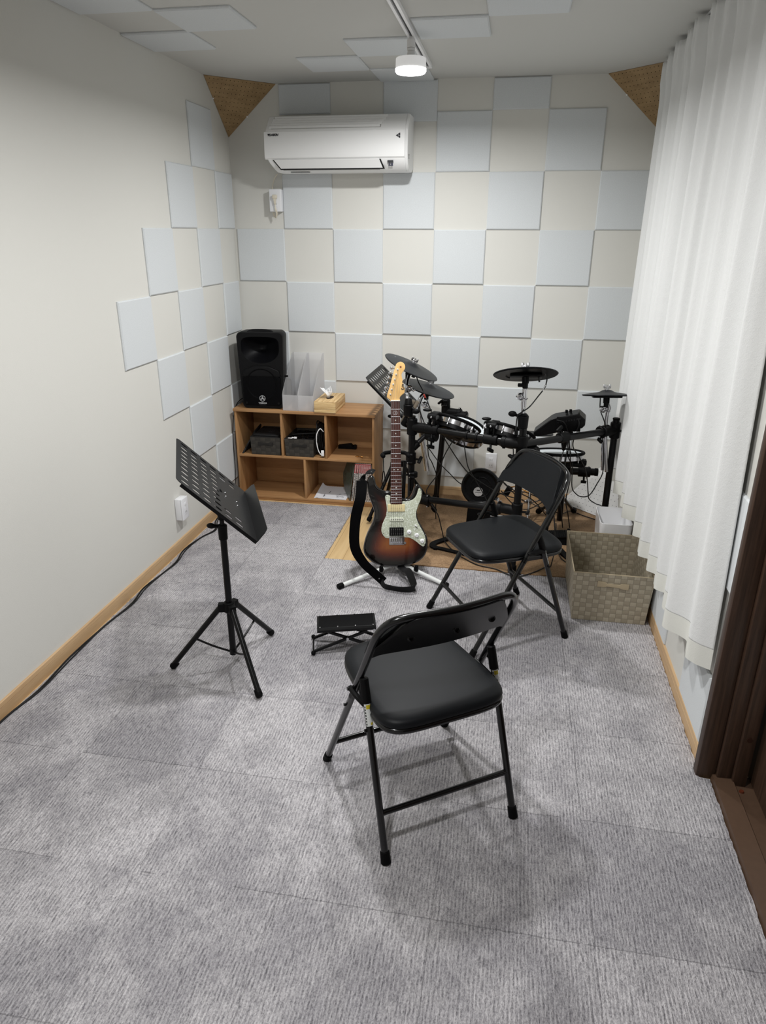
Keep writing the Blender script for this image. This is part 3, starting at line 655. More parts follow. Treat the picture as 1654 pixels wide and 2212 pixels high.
rim(MB(), (2.0385, -1.5195), (2.3755, -1.0625), .246, .0038).build('rim', RIMT, wb)
hp = [(-.066, .014), (-.034, .012), (-.026, .006), (.026, .006), (.034, .012), (.066, .014), (.066, -.014), (.034, -.012), (.026, -.008), (-.026, -.008), (-.034, -.012), (-.066, -.014)]
MB().prism(hp, 0, .004, basis((2.207, -1.5212, .197), (1, 0, -.05), (.05, 0, 1), (0, -1, -.0)) , ch=.001).build('handle', pmat('handle_tan', S(178, 162, 134), .5), wb)
st = MB()
for x in (2.13, 2.235):
    for a, b in (((-.01, .008), (.01, .008)), ((-.01, -.008), (.01, -.008)), ((-.01, -.008), (.01, .008)), ((-.01, .008), (.01, -.008))):
        st.cyl((x+a[0], -1.0665, .205+a[1]), (x+b[0], -1.0665, .205+b[1]), .0007, n=5)
st.build('stitching', RIMT, wb)
BLW = weave_mat('black_weave', S(50, 47, 42), S(62, 58, 52), (.033, .0225)); BLR = pmat('basket_rim_black', S(30, 28, 26), .6)
INNER = pmat('basket_inner_black', S(14, 14, 15), .8)
def small_basket(x0, x1, label):
    o = thing('storage_basket', label, 'basket', ((x0+x1)/2, -.2, ZM), 0, 'black woven storage baskets'); z = ZM+.0006
    open_box(MB(), (x0, -.308), (x1, -.045), z, z+.112, .004, .004).build('woven_body', BLW, o, angle=20)
    rim(MB(), (x0+.002, -.306), (x1-.002, -.047), z+.113, .003).build('rim', BLR, o)
    hp2 = [(a*.72, b*.85) for a, b in hp]; MB().prism(hp2, 0, .003, basis(((x0+x1)/2, -.3078, z+.072), (1, 0, 0), (0, 0, 1), (0, -1, 0)), ch=.001).build('handle', BLR, o)
    return o
small_basket(.126, .322, 'black woven basket holding a folded black cloth, in the top left compartment')
small_basket(.350, .537, 'black woven basket full of cables, in the top middle compartment')
BCL = pmat('black_cloth', S(12, 12, 14), .7, bump=(60, .6, .004, (1, 1, 1)))
c = MB().box((.133, -.298, ZM+.02), (.315, -.055, ZM+.116), r=.012, seg=3).box((.14, -.29, ZM+.112), (.308, -.12, ZM+.128), M=Matrix.Translation((0, 0, 0)), r=.007, seg=3)
co = thing('folded_cloth', 'black glossy bag folded in the left black basket', 'bag', (.224, -.18, ZM+.02)); c.build('bag_body', BCL, co)
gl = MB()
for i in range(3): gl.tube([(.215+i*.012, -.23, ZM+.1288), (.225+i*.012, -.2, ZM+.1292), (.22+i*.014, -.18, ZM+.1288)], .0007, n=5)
gl.build('crease_highlight', pmat('crease_glint', S(70, 70, 74), .3), co)  # grey strands modelled on the bag as painted highlights along its folds
tb = thing('folded_bag', 'flat black folder leaning in the top left compartment beside the basket', 'folder', (.09, -.2, ZM))
MB().poly([V(.062, -.305, ZM+.001), V(.074, -.305, ZM+.001), V(.120, -.19, ZM+.115), V(.112, -.19, ZM+.122)], [V(.062, -.08, ZM+.001), V(.074, -.08, ZM+.001), V(.120, -.07, ZM+.132), V(.112, -.07, ZM+.139)]).build('folder_body', BCL, tb, bevel=.002)
CABB = pmat('cable_black', S(14, 14, 15), .45)
random.seed(5)
cb = thing('cable_tangle', 'black cables heaped in the middle black basket', 'cables', (.44, -.18, ZM+.03)); m = MB()
for i in range(14):
    P = [V(random.uniform(.362, .525), random.uniform(-.295, -.06), ZM+.098+random.uniform(-.006, .012)) for _ in range(6)]; m.tube(P, .0028, n=6, smooth=5)
m.box((.357, -.301, ZM+.02), (.53, -.052, ZM+.094)); m.build('cable_heap', CABB, cb); cb['kind'] = 'stuff'
pl_ = thing('white_plug', 'white plug lying on the cables in the middle basket', 'plug', (.405, -.27, ZM+.11)); MB().box((.402, -.285, ZM+.108), (.422, -.272, ZM+.120), r=.003).cyl((.402, -.279, ZM+.114), (.39, -.283, ZM+.116), .004).build('plug_body', WPLAS, pl_)
pb = thing('white_charger', 'small white charger at the front left of the cable basket', 'charger', (.37, -.29, ZM+.11)); MB().box((.366, -.298, ZM+.104), (.395, -.28, ZM+.116), r=.005, seg=3).build('charger_body', WPLAS, pb)
cc = thing('cable_coil', 'black cable coiled upright beside the middle basket', 'cable', (.575, -.25, ZM)); m = MB(); random.seed(8)
for i in range(9):
    x = .560+random.uniform(-.012, .026); yc = -.22+random.uniform(-.02, .02); rz_ = .105+random.uniform(-.012, .0); ry = .055+random.uniform(-.012, .012)
    m.tube([V(x+.006*math.sin(a*2+i), yc+ry*math.cos(a), ZM+.008+rz_+rz_*math.sin(a)*1.0) for a in [j*PI/10 for j in range(20)]], .0035, n=6, closed=True)
m.build('coil', CABB, cc)
wc = thing('white_cable', 'white cable hanging over the black coil in the middle compartment', 'cable', (.578, -.29, ZM+.05))
MB().tube([V(.596, -.285, ZM+.165), V(.578, -.297, ZM+.185), V(.558, -.302, ZM+.15), V(.556, -.303, ZM+.1), V(.565, -.304, ZM+.05), V(.582, -.304, ZM+.022), V(.595, -.302, ZM+.03)], .003, n=8, smooth=6).box((.583, -.309, ZM+.012), (.602, -.298, ZM+.05), r=.004).build('cable_body', WPLAS, wc)
tl = thing('guitar_rest', 'small black plastic holder with a hooked end in the top right compartment', 'holder', (.72, -.07, ZM))
MB().prism([(0, 0), (.12, 0), (.12, .02), (.112, .026), (.104, .022), (.102, .014), (.094, .016), (.082, .034), (.05, .028), (0, .02)], 0, .03, basis((.638, -.055, ZM+.001), (1, 0, 0), (0, 0, 1), (0, -1, 0)), ch=.001).build('holder_body', BLACKM, tl)
br_ = thing('brass_clip', 'small brass clip on the top right compartment floor', 'clip', (.815, -.25, ZM)); BR = pmat('brass', S(170, 120, 60), .3, metal=1)
MB().tube([V(.795, -.235, ZM+.004), V(.81, -.245, ZM+.008), V(.825, -.252, ZM+.005), V(.838, -.262, ZM+.004)], .0022, n=6, smooth=3).tube([V(.80, -.25, ZM+.003), V(.815, -.248, ZM+.006), V(.835, -.246, ZM+.003)], .002, n=6, smooth=3).tube([V(.795+.007*math.cos(a), -.236+.007*math.sin(a), ZM+.003) for a in [j*PI/6 for j in range(12)]], .0018, n=6, closed=True).build('clip_body', BR, br_)
# paper sheets and magazines in the lower right compartment
PAPER = pmat('paper_white', S(232, 232, 236), .8)
pp = thing('paper_sheets', 'white printed sheets lying flat in the lower right compartment', 'paper', (.62, -.2, ZB))
m = MB(); n = 12; R0, R1 = [], []
for i in range(n+1):
    t = i/n; x = .525+t*.21; zz = ZB+.003+.022*max(0, (.12-t)/.12)**1.5
    R0.append((x, zz))
for k2 in range(n):
    (xa, za), (xb, zb) = R0[k2], R0[k2+1]
    m.poly([V(xa-.0, -.30, za if k2 else ZB+.001), V(xb, -.30, zb if k2+1 > 0 and k2 else ZB+.003), V(xb, -.30, zb-.003), V(xa, -.30, (za if k2 else ZB+.001)-.001+0)], [V(xa, -.07, za+.002), V(xb, -.07, zb), V(xb, -.07, zb-.003), V(xa, -.07, za-.001)], cap=(k2 in (0, n-1)))
m.build('sheet_stack', PAPER, pp, angle=60)
INK = pmat('ink_grey', S(90, 90, 96), .8); m = MB(); random.seed(4); zq = ZB+.0034
for i in range(3): m.box((.575+i*.0, -.265+i*.02, zq), (.577+.0, -.25+i*.02, zq+.0002))
m.box((.578, -.27, zq), (.584, -.235, zq+.0002)).box((.60, -.20, zq), (.604, -.16, zq+.0002))
for i in range(9):
    cx, cy = .66+random.uniform(0, .05), -.22+random.uniform(-.05, .05)
    m.tube([V(cx+.006*math.cos(a), cy+.006*math.sin(a), zq) for a in [j*PI/4 for j in range(8)]], .0006, n=4, closed=True)
    m.cyl((cx+.006, cy, zq), (cx+random.uniform(-.02, .02), cy+random.uniform(.012, .025), zq), .0005, n=4)
m.build('printing', INK, pp)
RED = pmat('spine_red', S(176, 36, 44), .4); SPW = pmat('spine_white', S(222, 218, 216), .45); SPI = pmat('spine_ink', S(40, 38, 40), .5); PG = pmat('page_edge', S(214, 208, 196), .8)
def magazine(i, x, lean, h, tk_, cover, label, group='magazines on the lower shelf', red=True):
    o = thing('magazine', label, 'magazine', (x, -.2, ZB), 0, group); o.rotation_euler = (0, lean, 0)
    yf, yb = -.108, .085
    MB().box((0, yf, .0006), (tk_, yb, h), r=.0006).build('cover', cover, o, local=True)
    MB().box((.0012, yf+.004, .0004), (tk_-.0012, yb+.002, h-.003)).build('pages', PG, o, local=True)
    if red:
        MB().box((.0002, yf-.0006, h*.76), (tk_-.0002, yf+.0004, h-.0015)).build('spine_band', RED, o, local=True)
        random.seed(i*7+1); t = MB(); u = MB(); z = h*.78
        while z < h-.008: u.box((tk_*.25, yf-.0010, z), (tk_*.75, yf-.0004, z+.005)); z += .0085
        z = .012
        while z < h*.74:
            s2 = random.choice((.003, .005, .006)); t.box((tk_*.2, yf-.0004, z), (tk_*random.uniform(.55, .85), yf+.0002, z+s2)); z += s2+random.choice((.0012, .002, .004))
        u.build('spine_title', SPW, o, local=True); t.build('spine_text', SPI, o, local=True)
random.seed(2)
GRNC = NT('dark_cover'); _g = GRNC.noise(28, (1, 1, 1), 4); GRNC = GRNC.out(GRNC.ramp(_g, [(.35, S(36, 46, 40)), (.5, S(78, 90, 80)), (.62, S(60, 52, 40)), (.75, S(96, 106, 98))]), .3)
gm = thing('green_magazine', 'dark green glossy magazine leaning at the left of the magazine row', 'magazine', (.742, -.2, ZB)); gm.rotation_euler = (0, 0, 0)
m = MB(); R = []
for z, x in ((0, .760), (.06, .764), (.13, .772), (.20, .786), (.25, .800)):
    R.append((z, x))
for y in (-.30,):
    prof = [V(x+.0, y+.06*max(0, (z-.0)/.25)**2*0, ZB+.001+z) for z, x in R]
pa = [V(x, -.345+.04+.0*z, ZB+.001+z) for z, x in R] + [V(x+.006, -.305, ZB+.001+z) for z, x in R[::-1]]
pbk = [V(x-.062-.026*math.sin(z/.25*PI), -.15, ZB+.001+z) for z, x in R] + [V(x-.054-.024*math.sin(z/.25*PI), -.15, ZB+.001+z) for z, x in R[::-1]]
m.poly(pa, pbk).build('cover', GRNC, gm, angle=50)
mags = [(0.7710, 0.115, 'white and red spined magazine leaning directly right of the green one'), (0.7900, 0.090, 'white and red spined magazine, second from the green one, spine tilted'),
        (0.8120, 0.055, 'white and red spined magazine in the middle of the row'), (0.8290, 0.040, 'white and red spined magazine, fourth spine from the green one'), (0.8445, 0.028, 'white and red spined magazine, fourth from the shelf side'),
        (0.8590, 0.018, 'white and red spined magazine, third from the shelf side'), (0.8730, 0.010, 'white and red spined magazine, second from the shelf side'), (0.8865, 0.003, 'white and red spined magazine touching the shelf side at the right')]
for i, (x, ln, lab) in enumerate(mags): magazine(i, x, ln, .251, .0104, SPW, lab)
# ------------------------------------------------------------------ cable along the skirting
ck = thing('floor_cable', 'black cable lying along the left skirting board up to the speaker', 'cable', (.03, -1.5, .01))
P_ = [V(.020, -.385, .03), V(.013, -.335, .10), V(.018, -.325, .2), V(.012, -.30, .45), V(.016, -.22, .60), V(.06, -.12, .64)]
MB().tube(P_, .0026, n=8, smooth=6).build('rising_strand', CABB, ck)
P = [V(.028, -3.6, .012), V(.026, -2.9, .012), V(.024, -2.6, .012), V(.04, -2.42, .012), V(.026, -2.2, .012), V(.034, -1.95, .012), V(.05, -1.75, .012), V(.03, -1.6, .012), V(.046, -1.45, .012), V(.055, -1.3, .012), V(.03, -1.15, .012), V(.052, -.98, .012), V(.085, -.86, .012), V(.04, -.74, .012), V(.022, -.6, .012), V(.02, -.5, .012), V(.018, -.39, .014)]
MB().tube(P, .0038, n=8, smooth=8).build('cable_body', CABB, ck)
P2 = [p+V(.007+.006*math.sin(i*2.1), 0, 0) for i, p in enumerate(P[:16])]
MB().tube(P2, .003, n=8, smooth=8).build('second_strand', CABB, ck)
# ------------------------------------------------------------------ folding chairs
BTUBE = pmat('black_gloss_tube', S(8, 8, 9), .22, spec=.5, coat=.25)
LABW = NT('warning_label'); _X, _Y, _Z = LABW.xyz(); _v = LABW.mathn('FRACT', LABW.mathn('MULTIPLY', _Z, 380)); LABW = LABW.out(LABW.mix(LABW.mathn('MULTIPLY', LABW.mathn('LESS_THAN', _v, .4), .35), S(222, 224, 222), S(110, 112, 114)), .4)
YEL = pmat('label_yellow', S(190, 172, 40), .4)
def chair():
    o = thing('folding_chair', 'black folding chair nearest the viewer, seen from behind', 'chair', (1.501, -2.647, 0), 0, 'black folding chairs')
    L = dict(local=True); r = .0102; z0 = .008
    yb_ = lambda z: .226-.552*z
    fr_f = lambda s2, z: V(s2*(.218-.019*z/.75), yb_(z), z)
    for s2 in (-1, 1):
        lg = MB().tube([fr_f(s2, z0+.012), fr_f(s2, .42)], r, n=16).build('front_leg', BTUBE, o, **L)
        MB().cyl(fr_f(s2, z0), fr_f(s2, z0+.034), .0142, .0132, n=16, bev=.002).build('rubber_foot', RUBBER, lg, **L)
        a, b = V(s2*.206, -.232, z0), V(s2*.200, -.066, .492)
        lg2 = MB().tube([a.lerp(b, .03), a.lerp(b, .9)], r, n=16).build('rear_leg', BTUBE, o, **L)
        MB().cyl(a, a.lerp(b, .07), .0142, .0132, n=16, bev=.002).build('rubber_foot', RUBBER, lg2, **L)
        d = (b-a).normalized(); MB().cyl(a.lerp(b, .885), b+d*.012, .0135, .0125, n=16, bev=.003).build('leg_cap', BLACKM, lg2, **L)
        # sticker wrapped round the back of the upper leg
        m = MB(); sd = V(1, 0, 0); nb = d.cross(sd)*(-1 if d.cross(sd).y > 0 else 1); c0, c1 = a.lerp(b, .765), a.lerp(b, .885)
        vr = []
        for c in (c0, c1): vr.append([m.b.verts.new(c+(sd*math.sin(t)+nb*math.cos(t))*(r+.0006)) for t in [math.radians(x) for x in range(-70, 71, 14)]])
        for i in range(len(vr[0])-1): m.b.faces.new((vr[0][i], vr[0][i+1], vr[1][i+1], vr[1][i]))
        st_ = m.build('warning_sticker', LABW, lg2, **L)
        m = MB()
        for t in range(-70, -44, 10): pass
        def pat(c, c2, t0, t1, nm, mt):
            q = MB(); va = []
            for cc2 in (c, c2): va.append([q.b.verts.new(cc2+(sd*math.sin(t)+nb*math.cos(t))*(r+.0011)) for t in [math.radians(t0+(t1-t0)*k3/4) for k3 in range(5)]])
            for i in range(4): q.b.faces.new((va[0][i], va[0][i+1], va[1][i+1], va[1][i]))
            q.build(nm, mt, lg2, **L)
        pat(a.lerp(b, .858), a.lerp(b, .88), -35, 40, 'sticker_pictogram', YEL); pat(a.lerp(b, .771), a.lerp(b, .784), 5, 50, 'sticker_badge', YEL)
        for k3 in range(7): pat(a.lerp(b, .772+.0155*k3), a.lerp(b, .781+.0155*k3), -62, -44, 'sticker_lettering', SPI)
        # link plate between front tube and rear leg top, with rivets
        p0, p1 = fr_f(s2, .445)+V(-s2*.0, 0, 0), a.lerp(b, .88)
        MB().tube([p0+V(s2*.012, .01, -.004), (p0+p1)/2+V(s2*.016, 0, .006), p1+V(s2*.006, 0, 0)], .0085, n=8).build('folding_link', BLACKM, o, **L)
        MB().cyl(p0+V(s2*.006, .008, -.004), p0+V(s2*.022, .008, -.004), .0055, n=12).cyl(a.lerp(b, .74)+V(-s2*.01, 0, 0), a.lerp(b, .74)+V(s2*.016, 0, 0), .005, n=12).cyl(fr_f(s2, .36)+V(0, 0, 0), fr_f(s2, .36)+V(s2*.0165, 0, 0), .0045, n=12).build('rivet', BLACK, o, **L)
        MB().box((s2*.188-.006, -.12, .395), (s2*.188+.006, .0, .425), r=.002).build('seat_bracket', BTUBE, o, **L)
    q0, q1 = V(-.203, -.186, .135), V(.203, -.186, .135)
    MB().tube([V(-.204, -.186, .142), V(.204, -.186, .142)], .0085, n=12).build('rear_stretcher', BTUBE, o, **L)
    MB().tube([fr_f(-1, .125), fr_f(1, .125)], .0085, n=12).build('front_stretcher', BTUBE, o, **L)
    # back frame: upper part of the bent tube
    T = [fr_f(-1, .40), fr_f(-1, .5), fr_f(-1, .60), fr_f(-1, .665), V(-.195, yb_(.70), .70), V(-.177, yb_(.730)-.003, .730), V(-.140, yb_(.743)-.008, .743), V(-.07, yb_(.747)-.020, .747), V(0, yb_(.748)-.025, .748)]
    T = T+[V(-p.x, p.y, p.z) for p in T[-2::-1]]
    MB().tube(T, r, n=16, smooth=6).build('back_frame', BTUBE, o, **L)
    # curved backrest: vinyl front, metal shell behind
    def back(off, w0, inset, name, mat, th):
        m = MB(); NU, NV = 24, 8; F, Bk = [], []
        for j in range(NV+1):
            t = j/NV; ru, rb = [], []
            for i in range(NU+1):
                u = -1+2*i/NU; hw2 = w0-.02*max(0, t-.6)**2*6
                zb = .605+.010*(1-min(1, (abs(u)/.93)**3.0)) - (.0 if abs(u) < .9 else .012*(abs(u)-.9)/.1)
                zt = .751-.085*max(0, abs(u)-.62)**2/.1444-.004+inset*-1
                z = zb+inset+(zt-zb-inset)*t; yb2 = yb_(z)
                y = yb2-.028*(1-u*u)-.004+off
                ru.append(m.b.verts.new(V(u*hw2, y+th, z))); rb.append(m.b.verts.new(V(u*hw2, y, z)))
            F.append(ru); Bk.append(rb)
        for j in range(NV):
            for i in range(NU):
                m.b.faces.new((F[j][i], F[j][i+1], F[j+1][i+1], F[j+1][i])); m.b.faces.new((Bk[j][i], Bk[j+1][i], Bk[j+1][i+1], Bk[j][i+1]))
        for j in range(NV):
            for i in (0, NU): m.b.faces.new((F[j][i], F[j+1][i], Bk[j+1][i], Bk[j][i]))
        for i in range(NU):
            for j in (0, NV): m.b.faces.new((F[j][i], F[j][i+1], Bk[j][i+1], Bk[j][i]))
        return m.build(name, mat, o, bevel=.004, angle=40, **L)
    back(.006, .205, .0, 'backrest', VINYL, .020)
    sh = back(-.0075, .1985, .0015, 'backrest_shell', BLACK, .013)
    for u in (-.62, .05, .66):
        y = yb_(.67)-.028*(1-u*u)-.0125; c = V(u*.186, y, .67)
        MB().lathe([(0, -.0015), (.0045, -.001), (.006, .002), (.009, .0034), (.0105, .0)], basis(c, (1, 0, 0), (0, 0, 1), (0, -1, 0)), 20).build('screw', BLACK, sh, **L)
    # seat
    def seat_ring(sx, z, yo=0):
        pts = []
        for i in range(64):
            a = 2*PI*i/64; ca, sa = math.cos(a), math.sin(a); e = 2/5.2
            x = math.copysign(abs(ca)**e, ca); y = math.copysign(abs(sa)**e, sa)
            wd = .185-.013*y
            pts.append(V(-.007+x*(wd-sx), -.004+y*(.206-sx), z))
        return pts
    def stack(name, mat, lv, bev=0):
        m = MB(); vr = [[m.b.verts.new(p) for p in seat_ring(sx, z)] for sx, z in lv]
        for a, b in zip(vr, vr[1:]):
            for i in range(64): m.b.faces.new((a[i], a[(i+1) % 64], b[(i+1) % 64], b[i]))
        m.b.faces.new(vr[0][::-1]); m.b.faces.new(vr[-1]); return m.build(name, mat, o, angle=50, **L)
    stack('seat_cushion', VINYL, [(.010, .418), (.0, .420), (-.001, .425), (.0, .432), (.004, .438), (.012, .442), (.03, .4445), (.07, .446), (.12, .4465)])
    stack('seat_frame', BTUBE, [(.02, .397), (.006, .399), (-.001, .404), (-.002, .411), (.001, .416), (.006, .4185)])
    return o
ch1 = chair(); ch1.rotation_euler = (0, 0, math.atan2(.557, .831))
ch2 = copy_tree(ch1); ch2.location = (1.709, -1.609, 0); ch2.rotation_euler = (0, 0, math.atan2(.87, -.494)); ch2['label'] = 'black folding chair by the drum kit, seen from its side'
# ------------------------------------------------------------------ music stands
def music_stand(label, loc, rzd, c, yaw, tilt, W, H, feet, hubz, group='black music stands', detail=True):
    o = thing('music_stand', label, 'music stand', loc, 0, group); x, y = loc[0], loc[1]; zf = .008
    d = V(math.cos(yaw), math.sin(yaw), 0); h = V(-math.sin(yaw), math.cos(yaw), 0); e = h*math.cos(tilt)+V(0, 0, 1)*math.sin(tilt); n = d.cross(e); c = Vector(c)
    FRM = basis(c, d, e, n)
    # desk plate: outline with slots cut
    rc = .022; out_ = []
    for cx, cy, a0 in ((W/2-rc, H/2-rc, 0), (-W/2+rc, H/2-rc, 90)):
        for i in range(6): a = math.radians(a0+i*18); out_.append((cx+rc*math.cos(a), cy+rc*math.sin(a)))
    out_ += [(-W/2, -H/2), (W/2, -H/2)]
    slots = []
    cols = 10; step = (W-.07)/(cols-1)
    for r_ in range(6):
        v = H/2-.036-r_*.046
        for q in range(cols):
            u = -W/2+.035+q*step
            if r_ >= 4 and 1 < q < cols-2: continue
            slots.append((u, v))
    bmm = bmesh.new()
    def add_loop(pts):
        vs = [bmm.verts.new((p[0], p[1], 0)) for p in pts]; return [bmm.edges.new((vs[i], vs[(i+1) % len(vs)])) for i in range(len(vs))]
    ed = add_loop(out_)
    for u, v in slots:
        a_, b_ = .0098, .0172; ed += add_loop([(u+a_*math.cos(t)*1.0, v+b_*math.sin(t)) for t in [k3*PI/6 for k3 in range(12)]])
    bmesh.ops.triangle_fill(bmm, use_beauty=True, edges=ed)
    # drop faces inside slots
    kill = [f for f in bmm.faces if any(((f.calc_center_median().x-u)/.0097)**2+((f.calc_center_median().y-v)/.0171)**2 < .93 and all(((q.co.x-u)/.0099)**2+((q.co.y-v)/.0174)**2 < 1.03 for q in f.verts) for u, v in slots)]
    bmesh.ops.delete(bmm, geom=kill, context='FACES_ONLY')
    bmesh.ops.recalc_face_normals(bmm, faces=bmm.faces)
    g = bmesh.ops.solidify(bmm, geom=bmm.faces[:], thickness=.0016)
    m = MB(); m.b.free(); m.b = bmm; m._x(bmm.verts, FRM)
    dk = m.build('desk', GREYDESK, o, angle=30)
    # folded rims on both ends and the ledge
    MB().prism([(W/2-.001, -H/2), (W/2+.0004, -H/2), (W/2+.0004, H/2-rc), (W/2-.001, H/2-rc)], -.01, .0015, FRM).build('folded_rim', BLACK, dk); MB().prism([(-W/2-.0004, -H/2), (-W/2+.001, -H/2), (-W/2+.001, H/2-rc), (-W/2-.0004, H/2-rc)], -.01, .0015, FRM).build('folded_rim', BLACK, dk)
    lf = basis(c-e*(H/2), d, n, -e); MB().prism([(-W/2, 0), (W/2, 0), (W/2-.006, .04), (W/2-.022, .053), (-W/2+.022, .053), (-W/2+.006, .04)], -.0008, .0008, lf).build('ledge', GREYDESK, dk)
    for u, v in ((-.02, -.05), (.02, -.05), (-.02, -.105), (.02, -.105)): MB().sph(c+d*u+e*v+n*.0015, .0035, n=8).build('rivet', STEEL, dk)
    # head, poles
    zt = c.z-.055
    MB().tube([c-n*.004-e*.02, c-n*.02-e*.06, V(x, y, zt)], .012, n=12).sph((x, y, zt), .019).cyl((x, y, zt-.075), (x, y, zt-.01), .013, .019, n=20, bev=.002).build('tilt_head', BLACKM, o)
    MB().box((-.035, -.06, -.008), (.035, .03, -.002), M=FRM @ Matrix.Translation((0, -.05, 0)), r=.002).build('desk_bracket', BLACK, o)
    MB().tube([V(x, y, hubz+.25), V(x, y, zt-.05)], .0085, n=16).build('inner_pole', BLACK, o)
    MB().tube([V(x, y, .07), V(x, y, zt-.10)], .0125, n=20).build('pole', BLACK, o)
    cl = MB().cyl((x, y, zt-.155), (x, y, zt-.095), .0165, .0175, n=24, bev=.003).build('height_clamp', BLACKM, o)
    MB().tube([V(x, y, zt-.10), V(x-.025, y-.012, zt-.098)], .007, n=8).sph((x-.036, y-.016, zt-.096), .018, (1, .5, .6)).build('clamp_knob', BLACKM, cl)
    hb = MB().cyl((x, y, hubz-.02), (x, y, hubz+.022), .024, .021, n=24, bev=.004)
    for fx, fy in feet:
        v2 = V(fx-x, fy-y, 0).normalized(); hb.box((-.013, 0, -.018), (.013, .042, .016), M=Matrix.Translation((x, y, hubz)) @ Matrix.Rotation(math.atan2(-v2.x, v2.y), 4, 'Z'), r=.003)
    hb.build('leg_collar', BLACKM, o)
    lowz = .075
    MB().cyl((x, y, lowz-.012), (x, y, lowz+.012), .014, n=16).build('lower_collar', BLACK, o)
    for fx, fy in feet:
        f = V(fx, fy, zf); v2 = V(fx-x, fy-y, 0).normalized(); a = V(x, y, hubz)+v2*.034
        lg = MB().tube([a, a.lerp(f+V(0, 0, .012), .96)], .0108, n=14).build('leg', BLACK, o)
        MB().tube([a.lerp(f, .9)+V(0, 0, .004), a.lerp(f, .97)+V(0, 0, .008), f+V(0, 0, .011)], [.013, .0145, .011], n=14).build('rubber_foot', RUBBER, lg)
        mid = a.lerp(f, .5); low = V(x, y, lowz)+v2*.012
        MB().tube([low, low.lerp(mid, .5)-V(0, 0, .004), mid], .0042, n=8, smooth=3).sph(mid, .006, n=8).build('strut', BLACK, o)
    return o
music_stand('black slotted music stand standing alone in front of the left wall', (.700, -2.130, 0), 0, (.686, -2.137, .767), 2.013, .791, .506, .342, [(.469, -2.203), (.776, -1.885), (.875, -2.323)], .275)
music_stand('black slotted music stand behind the guitar headstock', (1.075, -.405, 0), 0, (1.05, -.417, .773), 1.549, .774, .45, .314, [(.935, -.581), (1.313, -.345), (.975, -.20)], .33)
